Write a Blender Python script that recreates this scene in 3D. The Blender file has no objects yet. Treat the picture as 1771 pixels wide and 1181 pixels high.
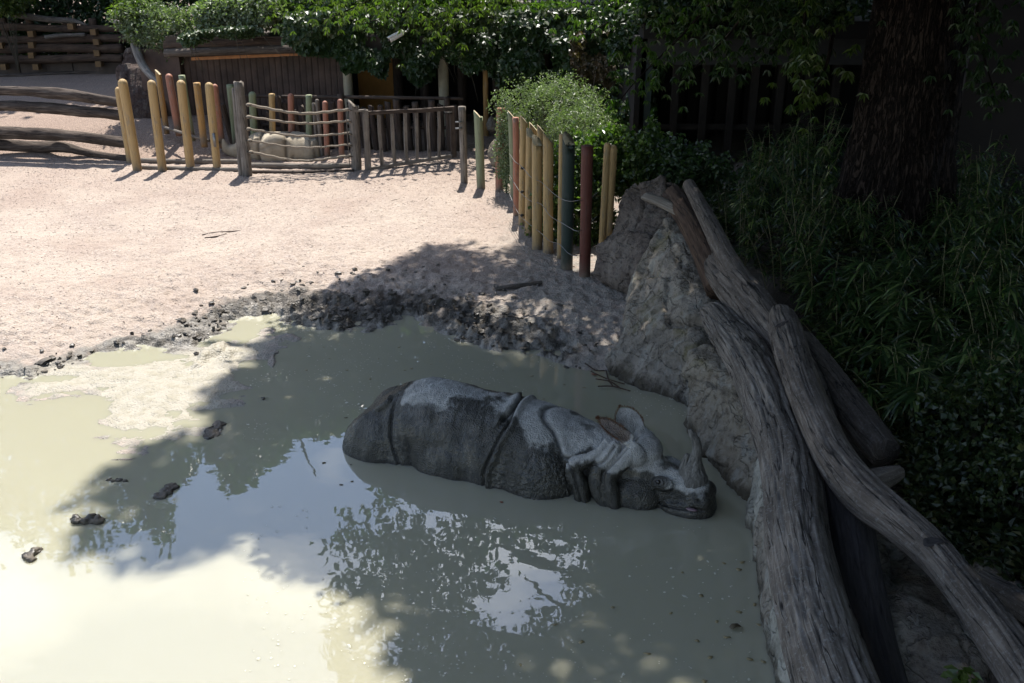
import bpy, bmesh, math, random
import numpy as np
from mathutils import Vector, Matrix
from mathutils.bvhtree import BVHTree

# ------------------------------------------------------------------ camera, sky, sun, exposure
S = bpy.context.scene
COL = S.collection
FPX, PITCH, HCAM = 1722.0, math.radians(23.5), 4.8          # focal length in photo pixels, downward pitch, eye height over the water
cam_data = bpy.data.cameras.new('camera')
cam = bpy.data.objects.new('camera', cam_data); COL.objects.link(cam)
cam_data.sensor_width = 36.0
cam_data.lens = 36.0*FPX/1771.0
cam_data.clip_end = 2000
cam.location = (0, 0, HCAM)
cam.rotation_euler = (math.radians(90)-PITCH, 0, 0)
S.camera = cam

SUN_EL, SUN_AZ = 62.0, 1.5                                    # degrees; azimuth measured from +Y towards +X
w = bpy.data.worlds.new('World'); S.world = w; w.use_nodes = True
nt = w.node_tree; nt.nodes.clear()
wo = nt.nodes.new('ShaderNodeOutputWorld'); bg = nt.nodes.new('ShaderNodeBackground')
sky = nt.nodes.new('ShaderNodeTexSky'); sky.sky_type = 'NISHITA'; sky.sun_disc = False
sky.sun_elevation = math.radians(SUN_EL); sky.sun_rotation = math.radians(SUN_AZ)
sky.air_density = 1.0; sky.dust_density = 0.8; sky.ozone_density = 1.0
bg.inputs['Strength'].default_value = 0.135
# fair-weather clouds spread over the whole sky
tc = nt.nodes.new('ShaderNodeTexCoord'); mp = nt.nodes.new('ShaderNodeMapping')
mp.inputs['Scale'].default_value = (1, 1, 1.6); mp.inputs['Location'].default_value = (4.6, 8.1, 6.2)
cn = nt.nodes.new('ShaderNodeTexNoise'); cn.inputs['Scale'].default_value = 3.1; cn.inputs['Detail'].default_value = 6
cn.inputs['Roughness'].default_value = 0.5
cr = nt.nodes.new('ShaderNodeMapRange'); cr.inputs['From Min'].default_value = 0.55; cr.inputs['From Max'].default_value = 0.70
mix = nt.nodes.new('ShaderNodeMix'); mix.data_type = 'RGBA'
mix.inputs['B'].default_value = (9.0, 9.2, 9.6, 1)
nt.links.new(tc.outputs['Generated'], mp.inputs['Vector']); nt.links.new(mp.outputs['Vector'], cn.inputs['Vector'])
nt.links.new(cn.outputs['Fac'], cr.inputs['Value']); nt.links.new(cr.outputs['Result'], mix.inputs['Factor'])
nt.links.new(sky.outputs['Color'], mix.inputs['A']); nt.links.new(mix.outputs['Result'], bg.inputs['Color'])
nt.links.new(bg.outputs['Background'], wo.inputs['Surface'])
CLOUD_MAP, CLOUD_RAMP = mp, cr

sd_ = bpy.data.lights.new('sun', 'SUN'); sd_.energy = 5.0; sd_.angle = math.radians(0.53); sd_.color = (1.0, 0.955, 0.89)
sun = bpy.data.objects.new('sun', sd_); COL.objects.link(sun)
_e, _a = math.radians(SUN_EL), math.radians(SUN_AZ)
SUN = np.array([math.sin(_a)*math.cos(_e), math.cos(_a)*math.cos(_e), math.sin(_e)])
sun.rotation_euler = Vector(SUN).to_track_quat('Z', 'Y').to_euler(); sun.location = (0, 10, 30)
S.view_settings.view_transform = 'Standard'; S.view_settings.look = 'None'
S.view_settings.gamma = 1; S.view_settings.use_curve_mapping = False
S.view_settings.exposure = 1.15
S.render.engine = 'CYCLES'
try:
    S.cycles.max_bounces = 8; S.cycles.transparent_max_bounces = 6; S.cycles.use_denoising = True
except Exception: pass

# ------------------------------------------------------------------ measuring helpers: photo pixel -> place in the world
def ray(x, y):
    a = (x-885.5)/FPX; b = (y-590.5)/FPX
    return np.array([a, math.cos(PITCH)-b*math.sin(PITCH), -math.sin(PITCH)-b*math.cos(PITCH)])
EYE = np.array([0, 0, HCAM])
def P(x, y, z=0.0):
    d = ray(x, y); return EYE + d*((z-HCAM)/d[2])
def Q(x, y, Y):
    d = ray(x, y); return EYE + d*(Y/d[1])
def mpp(p):            # metres per photo pixel at a place
    d = np.asarray(p)-EYE
    return (d[1]*math.cos(PITCH)-d[2]*math.sin(PITCH))/FPX

# ------------------------------------------------------------------ noise (numpy)
def _h(i, j, k, s):
    n = (i*374761393 + j*668265263 + k*2147483647 + s*974634777) & 0xffffffff
    n = ((n ^ (n >> 13))*1274126177) & 0xffffffff
    return ((n ^ (n >> 16)) & 0xffff)/65535.0
def vnoise(p, s=0):
    p = np.asarray(p, float); i = np.floor(p).astype(np.int64); f = p-i; u = f*f*f*(f*(f*6-15)+10)
    r = 0
    for a in (0, 1):
        wa = u[..., 0] if a else 1-u[..., 0]
        for b in (0, 1):
            wb = u[..., 1] if b else 1-u[..., 1]
            for c in (0, 1):
                wc = u[..., 2] if c else 1-u[..., 2]
                r = r + wa*wb*wc*_h(i[..., 0]+a, i[..., 1]+b, i[..., 2]+c, s)
    return r*2-1
def facets(p, s=0, k=.35):
    """broken blocks: every Voronoi cell gets its own flat tilt, with sharp steps between them"""
    p = np.asarray(p, float); i = np.floor(p).astype(np.int64); d1 = np.full(p.shape[:-1], 9.0); d2 = d1.copy(); val = np.zeros(p.shape[:-1])
    for a in (-1, 0, 1):
        for b in (-1, 0, 1):
            for c in (-1, 0, 1):
                q = i+np.array([a, b, c]); h = [_h(q[..., 0], q[..., 1], q[..., 2], s+t) for t in range(1, 8)]; f = q+np.stack(h[:3], -1); dv = p-f; d = np.linalg.norm(dv, axis=-1)
                v = (h[3]-.5)+k*((h[4]-.5)*dv[..., 0]+(h[5]-.5)*dv[..., 1]+(h[6]-.5)*dv[..., 2])*2; m_ = d < d1
                d2 = np.where(m_, d1, np.minimum(d2, d)); val = np.where(m_, v, val); d1 = np.where(m_, d, d1)
    return val, d2-d1
def fbm(p, o=4, s=0, g=0.5):
    r = 0; a = 1; p = np.asarray(p, float)
    for k in range(o):
        r = r + a*vnoise(p*(2.0**k)+k*17.3, s+k); a *= g
    return r
def ridged(p, o=4, s=0):
    r = 0; a = 1; p = np.asarray(p, float)
    for k in range(o):
        r = r + a*(1-2*np.abs(vnoise(p*(2.0**k)+k*9.1, s+k))); a *= 0.5
    return r
def worley(p, s=0):     # nearest and second nearest feature distances
    p = np.asarray(p, float); i = np.floor(p).astype(np.int64); d1 = np.full(p.shape[:-1], 9.0); d2 = d1.copy()
    for a in (-1, 0, 1):
        for b in (-1, 0, 1):
            for c in (-1, 0, 1):
                q = i+np.array([a, b, c])
                f = np.stack([_h(q[..., 0], q[..., 1], q[..., 2], s+t) for t in (1, 2, 3)], -1)
                d = np.linalg.norm(q+f-p, axis=-1)
                d2 = np.minimum(d2, np.maximum(d, d1)); d1 = np.minimum(d1, d)
    return d1, d2
def sstep(a, b, x):
    t = np.clip((x-a)/(b-a), 0, 1); return t*t*(3-2*t)
def inpoly(px, py, poly):
    r = np.zeros(np.shape(px), bool); n = len(poly)
    for i in range(n):
        x1, y1 = poly[i]; x2, y2 = poly[(i+1) % n]
        c = ((y1 > py) != (y2 > py)); 
        with np.errstate(divide='ignore', invalid='ignore'):
            r ^= c & (px < (x2-x1)*(py-y1)/((y2-y1) if y2 != y1 else 1e-9)+x1)
    return r
def segdist(px, py, poly, closed=True):
    d = np.full(np.shape(px), 1e9); n = len(poly)
    for i in range(n if closed else n-1):
        x1, y1 = poly[i]; x2, y2 = poly[(i+1) % n]; dx, dy = x2-x1, y2-y1
        t = np.clip(((px-x1)*dx+(py-y1)*dy)/(dx*dx+dy*dy+1e-12), 0, 1)
        d = np.minimum(d, np.hypot(px-x1-t*dx, py-y1-t*dy))
    return d

# ------------------------------------------------------------------ object helpers
def props(o, label=None, cat=None, group=None, kind=None):
    if label: o['label'] = label
    if cat: o['category'] = cat
    if group: o['group'] = group
    if kind: o['kind'] = kind
    return o
def thing(name, label, cat, loc=(0, 0, 0), group=None):
    o = bpy.data.objects.new(name, None); COL.objects.link(o); o.location = [float(c) for c in loc]
    o.empty_display_size = 0.2
    return props(o, label, cat, group)
def world_loc(o):
    l = Vector((0, 0, 0))
    while o: l += o.location; o = o.parent
    return np.array(l)
def mk(name, V, Fc, mat, parent=None, origin=None, smooth=True, uv=None, attrs=None, mats=None, midx=None):
    """one mesh object; V in world coordinates; origin = its base (or the parent's)"""
    V = np.asarray(V, float)
    base = world_loc(parent) if parent is not None else (np.asarray(origin, float) if origin is not None else np.zeros(3))
    me = bpy.data.meshes.new(name)
    L = V-base
    if isinstance(Fc, np.ndarray):
        k = Fc.shape[1]; n = len(Fc)
        me.vertices.add(len(L)); me.vertices.foreach_set('co', L.astype(np.float32).ravel())
        me.loops.add(n*k); me.loops.foreach_set('vertex_index', Fc.astype(np.int32).ravel())
        me.polygons.add(n); me.polygons.foreach_set('loop_start', np.arange(0, n*k, k, dtype=np.int32))
        try: me.polygons.foreach_set('loop_total', np.full(n, k, dtype=np.int32))
        except Exception: pass
        me.update(calc_edges=True); me.validate()
    else:
        me.from_pydata([tuple(v) for v in L], [], Fc); me.update()
    me.polygons.foreach_set('use_smooth', np.full(len(me.polygons), smooth, bool))
    if uv is not None:                                     # uv per vertex
        ul = me.uv_layers.new(name='UVMap'); li = np.empty(len(me.loops), np.int32); me.loops.foreach_get('vertex_index', li)
        ul.data.foreach_set('uv', np.asarray(uv, np.float32)[li].ravel())
    if attrs:
        for k_, a in attrs.items():
            at = me.attributes.new(k_, 'FLOAT', 'POINT'); at.data.foreach_set('value', np.asarray(a, np.float32))
    for m in (mats or [mat]):
        if m: me.materials.append(m)
    if midx is not None: me.polygons.foreach_set('material_index', np.asarray(midx, np.int32))
    o = bpy.data.objects.new(name, me); COL.objects.link(o)
    if parent is not None: o.parent = parent
    elif origin is not None: o.location = [float(c) for c in origin]
    return o
def merge(parts):
    V = []; Fs = []; n = 0
    for v, f in parts:
        V.append(np.asarray(v, float)); Fs += [tuple(int(i)+n for i in q) for q in f]; n += len(v)
    return np.vstack(V), Fs
def box(x0, x1, y0, y1, z0, z1):
    v = [(x, y, z) for z in (z0, z1) for y in (y0, y1) for x in (x0, x1)]
    return np.array(v, float), [(0, 2, 3, 1), (4, 5, 7, 6), (0, 1, 5, 4), (2, 6, 7, 3), (0, 4, 6, 2), (1, 3, 7, 5)]
def frames(path):
    T = np.gradient(path, axis=0); T /= np.linalg.norm(T, axis=1)[:, None]+1e-9
    up = np.array([0, 0, 1.0]) if abs(T[0][2]) < .9 else np.array([0, 1.0, 0])
    N = []; n = up-T[0]*(up@T[0]); n /= np.linalg.norm(n)
    for t in T:
        n = n-t*(n@t); n /= np.linalg.norm(n); N.append(n)
    N = np.array(N); return T, N, np.cross(T, N)
def resample(pts, n):
    """smooth (Catmull-Rom) curve through pts, evenly spaced; pts may carry extra columns such as a radius"""
    pts = np.asarray(pts, float); m = len(pts)
    if m == 2: return pts[0]+(pts[1]-pts[0])*np.linspace(0, 1, n)[:, None]
    E = np.vstack([2*pts[0]-pts[1], pts, 2*pts[-1]-pts[-2]]); out = []
    for i in range(m-1):
        p0, p1, p2, p3 = E[i:i+4]
        for t in np.linspace(0, 1, 24, endpoint=False):
            out.append(.5*(2*p1+(p2-p0)*t+(2*p0-5*p1+4*p2-p3)*t*t+(3*p1-p0-3*p2+p3)*t**3))
    out.append(pts[-1]); out = np.array(out)
    s = np.r_[0, np.cumsum(np.linalg.norm(np.diff(out[:, :3], axis=0), axis=1))]; q = np.linspace(0, s[-1], n)
    return np.stack([np.interp(q, s, out[:, k]) for k in range(out.shape[1])], 1)
def tube(path, seg=16, caps=True, knobs=0.0, knobscale=1.0, grooves=0.0, gfreq=7, seed=0, oval=1.0, cap_dome=0.0):
    """path: n x 4 (x,y,z,r). Returns V, F(list), uv (around metres, along metres)"""
    path = np.asarray(path, float); C = path[:, :3]; R = path[:, 3]; n = len(C)
    if cap_dome:
        pass
    T, N, B = frames(C); a = np.linspace(0, 2*np.pi, seg+1)[:-1]
    s = np.r_[0, np.cumsum(np.linalg.norm(np.diff(C, axis=0), axis=1))]
    ca, sa = np.cos(a), np.sin(a)
    RR = np.repeat(R[:, None], seg, 1)
    if knobs:
        pts = np.stack([np.broadcast_to(ca*1.3, (n, seg)), np.broadcast_to(sa*1.3, (n, seg)), np.broadcast_to((s*knobscale)[:, None], (n, seg))], -1)
        RR = RR*(1+knobs*fbm(pts+seed*3.7, 3, seed))
    if grooves:
        pts = np.stack([np.broadcast_to(ca*gfreq, (n, seg)), np.broadcast_to(sa*gfreq, (n, seg)), np.broadcast_to((s*1.1)[:, None], (n, seg))], -1)
        g = np.abs(fbm(pts+seed, 3, seed+5)); RR = RR-grooves*np.exp(-(g/.09)**2)*R.mean() + grooves*.35*R.mean()*fbm(pts*1.7, 2, seed+9)
    V = C[:, None, :]+RR[..., None]*(oval*ca[None, :, None]*N[:, None, :]+sa[None, :, None]*B[:, None, :])
    V = V.reshape(-1, 3)
    uv = np.stack([np.broadcast_to(a*R.mean(), (n, seg)), np.broadcast_to(s[:, None], (n, seg))], -1).reshape(-1, 2)
    i = np.arange(n-1)[:, None]*seg; j = np.arange(seg)[None]; k = (j+1) % seg
    Fq = np.stack([i+j, i+k, i+seg+k, i+seg+j], -1).reshape(-1, 4).tolist()
    if caps:
        V = np.vstack([V, C[0], C[-1]]); uv = np.vstack([uv, [0, -R[0]], [0, s[-1]+R[-1]]])
        for q in range(seg):
            Fq.append((n*seg, (q+1) % seg, q)); Fq.append((n*seg+1, (n-1)*seg+q, (n-1)*seg+(q+1) % seg))
    return V, Fq, uv
def remeshed(parts, voxel, smooth_it=3):
    """union of closed solids through a voxel remesh; returns V, F arrays"""
    V, Fc = merge(parts)
    me = bpy.data.meshes.new('tmp'); me.from_pydata([tuple(v) for v in V], [], Fc)
    bm = bmesh.new(); bm.from_mesh(me); bmesh.ops.recalc_face_normals(bm, faces=bm.faces); bm.to_mesh(me); bm.free()
    o = bpy.data.objects.new('tmp', me); COL.objects.link(o)
    m = o.modifiers.new('r', 'REMESH'); m.mode = 'VOXEL'; m.voxel_size = voxel
    if smooth_it:
        s_ = o.modifiers.new('s', 'SMOOTH'); s_.factor = 0.5; s_.iterations = smooth_it
    dg = bpy.context.evaluated_depsgraph_get(); e = o.evaluated_get(dg); em = e.to_mesh()
    n = len(em.vertices); W = np.empty(n*3, np.float32); em.vertices.foreach_get('co', W); W = W.reshape(-1, 3).astype(float)
    Fq = [tuple(p.vertices) for p in em.polygons]
    e.to_mesh_clear(); bpy.data.objects.remove(o); bpy.data.meshes.remove(me)
    return W, Fq
def vnormals(V, Fq):
    q = np.array([f if len(f) == 4 else (f[0], f[1], f[2], f[2]) for f in Fq]); 
    n = np.cross(V[q[:, 2]]-V[q[:, 0]], V[q[:, 3]]-V[q[:, 1]])
    bad = q[:, 2] == q[:, 3]
    n[bad] = np.cross(V[q[bad, 1]]-V[q[bad, 0]], V[q[bad, 2]]-V[q[bad, 0]])
    N = np.zeros_like(V)
    for k in range(4): np.add.at(N, q[:, k], n)
    return N/(np.linalg.norm(N, axis=1)[:, None]+1e-12)
def ellipsoid(c, r, seg=24, rings=16, R=None):
    v = []; f = []
    for i in range(rings+1):
        t = math.pi*i/rings
        for j in range(seg):
            a = 2*math.pi*j/seg; v.append((math.sin(t)*math.cos(a)*r[0], math.sin(t)*math.sin(a)*r[1], math.cos(t)*r[2]))
    for i in range(rings):
        for j in range(seg):
            k = (j+1) % seg; f.append((i*seg+j, (i+1)*seg+j, (i+1)*seg+k, i*seg+k))
    v = np.array(v)
    if R is not None: v = v@np.asarray(R).T
    return v+np.asarray(c), f
def hull(points):
    bm = bmesh.new()
    for p in points: bm.verts.new(tuple(p))
    r = bmesh.ops.convex_hull(bm, input=bm.verts)
    bmesh.ops.delete(bm, geom=[v for v in bm.verts if not v.link_faces], context='VERTS')
    bmesh.ops.triangulate(bm, faces=bm.faces); bm.verts.index_update()
    V = np.array([v.co[:] for v in bm.verts]); Fq = [tuple(v.index for v in f.verts) for f in bm.faces]; bm.free()
    return V, Fq

# ------------------------------------------------------------------ materials
KA = 0.66                     # the colours below are written against a white card; real albedo is this much lower
def ka(c): return tuple(x*KA for x in c)
class NT:
    def __init__(s, name):
        s.m = bpy.data.materials.new(name); s.m.use_nodes = True; s.t = s.m.node_tree
        s.b = s.t.nodes['Principled BSDF']; s.out = s.t.nodes['Material Output']; s.vec = None
    def n(s, typ, **k):
        x = s.t.nodes.new('ShaderNode'+typ)
        for a, v in k.items():
            if a in x.inputs: s.set(x.inputs[a], v)
            else: setattr(x, a, v)
        return x
    def set(s, inp, v):
        if isinstance(v, bpy.types.NodeSocket): s.t.links.new(v, inp)
        else: inp.default_value = v
    def coord(s, which='Object', scale=(1, 1, 1)):
        t = s.n('TexCoord'); m = s.n('Mapping'); s.t.links.new(t.outputs[which], m.inputs['Vector']); m.inputs['Scale'].default_value = scale
        return m.outputs['Vector']
    def noise(s, vec, scale, detail=4, rough=.55, dist=0.0):
        x = s.n('TexNoise'); s.set(x.inputs['Vector'], vec); x.inputs['Scale'].default_value = scale
        x.inputs['Detail'].default_value = detail; x.inputs['Roughness'].default_value = rough; x.inputs['Distortion'].default_value = dist
        return x.outputs['Fac']
    def vor(s, vec, scale, feature='F1'):
        x = s.n('TexVoronoi'); x.feature = feature; s.set(x.inputs['Vector'], vec); x.inputs['Scale'].default_value = scale
        return x.outputs['Distance']
    def rng(s, v, a, b, c=0.0, d=1.0):
        x = s.n('MapRange'); s.set(x.inputs['Value'], v)
        for k_, q in zip(('From Min', 'From Max', 'To Min', 'To Max'), (a, b, c, d)): x.inputs[k_].default_value = q
        return x.outputs['Result']
    def math(s, op, a, b=0.0):
        x = s.n('Math'); x.operation = op; s.set(x.inputs[0], a); s.set(x.inputs[1], b); return x.outputs[0]
    def mix(s, f, a, b, mode='MIX'):
        x = s.n('Mix'); x.data_type = 'RGBA'; x.blend_type = mode; s.set(x.inputs['Factor'], f)
        q = (lambda c: c) if mode == 'MULTIPLY' else ka
        s.set(x.inputs['A'], a if isinstance(a, bpy.types.NodeSocket) else (*q(a), 1)); s.set(x.inputs['B'], b if isinstance(b, bpy.types.NodeSocket) else (*q(b), 1))
        return x.outputs['Result']
    def ramp(s, v, stops):
        x = s.n('ValToRGB'); s.set(x.inputs['Fac'], v); e = x.color_ramp.elements
        while len(e) < len(stops): e.new(0.5)
        for q, (p, c) in zip(e, stops): q.position = p; q.color = (*ka(c), 1)
        return x.outputs['Color']
    def attr(s, name):
        x = s.n('Attribute'); x.attribute_name = name; return x.outputs['Fac']
    def bump(s, h, strength=.5, dist=.02, prev=None):
        x = s.n('Bump'); s.set(x.inputs['Height'], h); x.inputs['Strength'].default_value = strength; x.inputs['Distance'].default_value = dist
        if prev is not None: s.set(x.inputs['Normal'], prev)
        return x.outputs['Normal']
    def fin(s, color=None, rough=None, normal=None, spec=None, metal=None, **kw):
        b = s.b
        if color is not None: s.set(b.inputs['Base Color'], color if isinstance(color, bpy.types.NodeSocket) else (*ka(color), 1))
        if rough is not None: s.set(b.inputs['Roughness'], rough)
        if normal is not None: s.set(b.inputs['Normal'], normal)
        if spec is not None: s.set(b.inputs['Specular IOR Level'], spec)
        if metal is not None: s.set(b.inputs['Metallic'], metal)
        for k_, v in kw.items(): s.set(b.inputs[k_], v)
        return s.m
def leaf_mat(name, c1, c2, c3, trans=.35, rough=.45):
    m = NT(name); g = m.n('NewGeometry'); r = g.outputs['Random Per Island']
    v = m.coord(); big = m.noise(v, 1.6, 3)
    col = m.ramp(r, [(0, c1), (.55, c2), (1, c3)])
    col = m.mix(m.rng(big, .35, .65, 0, .45), col, tuple(x*.6 for x in c2))
    m.fin(col, rough, spec=.5)
    tr = m.n('BsdfTranslucent'); tc_ = m.mix(1.0, col, (1.35, 1.85, .5), 'MULTIPLY'); m.set(tr.inputs['Color'], tc_)
    mx = m.n('MixShader'); mx.inputs[0].default_value = trans
    m.t.links.new(m.b.outputs[0], mx.inputs[1]); m.t.links.new(tr.outputs[0], mx.inputs[2]); m.t.links.new(mx.outputs[0], m.out.inputs['Surface'])
    return m.m
def wood_mat(name, base, dark, light, crack=.8, lichen=0.0, scale=1.0, rough=.85):
    """grain runs along the V direction of the UV map (metres)"""
    m = NT(name); uv = m.coord('UV', (1, 1, 1)); ob = m.coord('Object')
    st = m.n('Mapping'); m.set(st.inputs['Vector'], uv); st.inputs['Scale'].default_value = (14*scale, 1.1*scale, 1)
    g1 = m.noise(st.outputs['Vector'], 3.0, 8, .65, .6)
    st2 = m.n('Mapping'); m.set(st2.inputs['Vector'], uv); st2.inputs['Scale'].default_value = (9*scale, .55*scale, 1)
    g2 = m.noise(st2.outputs['Vector'], 1.4, 3, .5, .4)
    ck = m.math('ABSOLUTE', m.math('SUBTRACT', g2, .5)); ck = m.rng(ck, 0.0, .014, 1, 0)
    pat = m.noise(ob, 2.2, 5, .6)
    col = m.ramp(g1, [(.25, dark), (.5, base), (.75, light)])
    col = m.mix(m.rng(pat, .38, .62, 0, .55), col, dark)
    if lichen:
        lf = m.noise(ob, 38, 4, .75); col = m.mix(m.math('MULTIPLY', m.rng(lf, .54, .64), lichen), col, (.31, .31, .30))
    col = m.mix(m.math('MULTIPLY', ck, crack), col, (.012, .010, .009))
    h = m.math('SUBTRACT', g1, m.math('MULTIPLY', ck, .9*crack))
    fine = m.noise(ob, 60, 3, .6)
    return m.fin(col, rough, m.bump(fine, .25, .004, m.bump(h, .7, .012)), spec=.25)
def paint_mat(name, c, worn=(.30, .27, .22), amt=.5):
    m = NT(name); ob = m.coord('Object'); uv = m.coord('UV')
    st = m.n('Mapping'); m.set(st.inputs['Vector'], uv); st.inputs['Scale'].default_value = (16, 1.5, 1)
    g = m.noise(st.outputs['Vector'], 2.2, 6, .6, .4); n = m.noise(ob, 5, 5, .6)
    col = m.mix(m.rng(g, .35, .7, 0, .35), c, tuple(x*.62 for x in c))
    f = m.math('MULTIPLY', m.rng(m.math('ADD', m.math('MULTIPLY', g, .5), m.math('MULTIPLY', n, .5)), .53, .6), amt)
    col = m.mix(f, col, worn)
    sz = m.n('SeparateXYZ'); m.set(sz.inputs[0], ob); col = m.mix(m.math('MULTIPLY', m.rng(sz.outputs['Z'], .03, .30, 1, 0), m.rng(n, .35, .6, .3, .95)), col, (.20, .16, .12))
    vs = m.n('Mapping'); m.set(vs.inputs['Vector'], uv); vs.inputs['Scale'].default_value = (9, .35, 1); sp = m.noise(vs.outputs['Vector'], 3.0, 3, .5, .3); ck = m.rng(m.math('ABSOLUTE', m.math('SUBTRACT', sp, .5)), 0, .012, 1, 0); col = m.mix(m.math('MULTIPLY', ck, .6), col, (.05, .035, .02))
    return m.fin(col, .6, m.bump(m.math('SUBTRACT', g, ck), .4, .008), spec=.35)
def plain(name, c, rough=.7, metal=0.0, var=.25, bumps=.15, sc=8):
    m = NT(name); ob = m.coord('Object'); n = m.noise(ob, sc, 5, .6)
    col = m.mix(m.rng(n, .3, .7, 0, 1), tuple(x*(1-var) for x in c), tuple(min(1, x*(1+var)) for x in c))
    return m.fin(col, rough, m.bump(n, bumps, .01), metal=metal)

rng = np.random.default_rng(7)
def leafmesh(C, D, U, L, W, bend=0.0, fold=.25):
    """diamond leaves. C base points, D direction, U face normal (unit, n x 3), L length, W half width"""
    n = len(C); D = D/np.linalg.norm(D, axis=1)[:, None]; Sd = np.cross(D, U); Sd /= np.linalg.norm(Sd, axis=1)[:, None]+1e-9
    U = np.cross(Sd, D); L = np.broadcast_to(L, (n,))[:, None]; W = np.broadcast_to(W, (n,))[:, None]
    tip = C+D*L-U*(L*bend); mid = C+D*L*.42
    l = mid-Sd*W+U*W*fold; r = mid+Sd*W+U*W*fold
    V = np.stack([C, r, tip, l], 1).reshape(-1, 3); b = np.arange(n)[:, None]*4
    return V, np.concatenate([b+np.array([0, 1, 2]), b+np.array([0, 2, 3])])
def blademesh(C, D, L, W, droop=.5):
    """long narrow arching blades: two quads and a tip as triangles (5 per leaf)"""
    n = len(C); D = D/np.linalg.norm(D, axis=1)[:, None]; Sd = np.cross(D, np.array([0, 0, 1.0])); Sd /= np.linalg.norm(Sd, axis=1)[:, None]+1e-9
    L = np.broadcast_to(L, (n,))[:, None]; W = np.broadcast_to(W, (n,))[:, None]; dr = np.broadcast_to(droop, (n,))[:, None]
    dn = np.array([0, 0, -1.0])
    p = [C, C+D*L*.35+dn*L*dr*.08, C+D*L*.7+dn*L*dr*.35, C+D*L+dn*L*dr*.8]
    V = np.stack([p[0], p[1]-Sd*W, p[1]+Sd*W, p[2]-Sd*W*.75, p[2]+Sd*W*.75, p[3]], 1).reshape(-1, 3); b = np.arange(n)[:, None]*6
    return V, np.concatenate([b+np.array(t) for t in ([0, 2, 1], [1, 2, 4], [1, 4, 3], [3, 4, 5])])
def rdir(n, zlo=-1, zhi=1):
    z = rng.uniform(zlo, zhi, n); a = rng.uniform(0, 2*np.pi, n); r = np.sqrt(1-z*z)
    return np.stack([r*np.cos(a), r*np.sin(a), z], 1)
# ------------------------------------------------------------------ terrain
def pxpoly(pts, z=0.0): return [tuple(P(x, y, z)[:2]) for x, y in pts]
WATER = pxpoly([(-900, 640), (-300, 645), (0, 640), (50, 648), (100, 632), (150, 622), (210, 606), (270, 600), (330, 590), (390, 568), (425, 545), (470, 545), (500, 552),
    (560, 560), (640, 566), (700, 552), (745, 560), (790, 572), (840, 596), (900, 608), (960, 622), (1010, 640), (1050, 650)]) + [(1.45, 10.15), (1.95, 9.4), (2.25, 8.6), (2.35, 7.6), (2.3, 6.4), (2.35, 4.5), (2.6, -3.0), (1.5, -7.0), (-6, -9.0), (-16, -7.0)]
BAR = pxpoly([(45, 655), (90, 634), (170, 640), (215, 622), (300, 612), (395, 590), (440, 575), (480, 590), (450, 615), (425, 640), (395, 690), (375, 725), (330, 752), (265, 765), (215, 772),
    (185, 745), (175, 705), (180, 672), (120, 676), (60, 680)])
ISLES = [pxpoly(p) for p in ([(330, 640), (350, 612), (372, 600), (400, 596), (392, 612), (362, 626), (350, 640)], [(368, 628), (395, 608), (428, 600), (425, 612), (398, 624), (380, 634)])]
ROCKLINE = [tuple(P(*p)[:2]) for p in ((1060, 560, .1), (1100, 640, .1), (1190, 740, 0), (1290, 900, 0), (1350, 1181, 0))]
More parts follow.
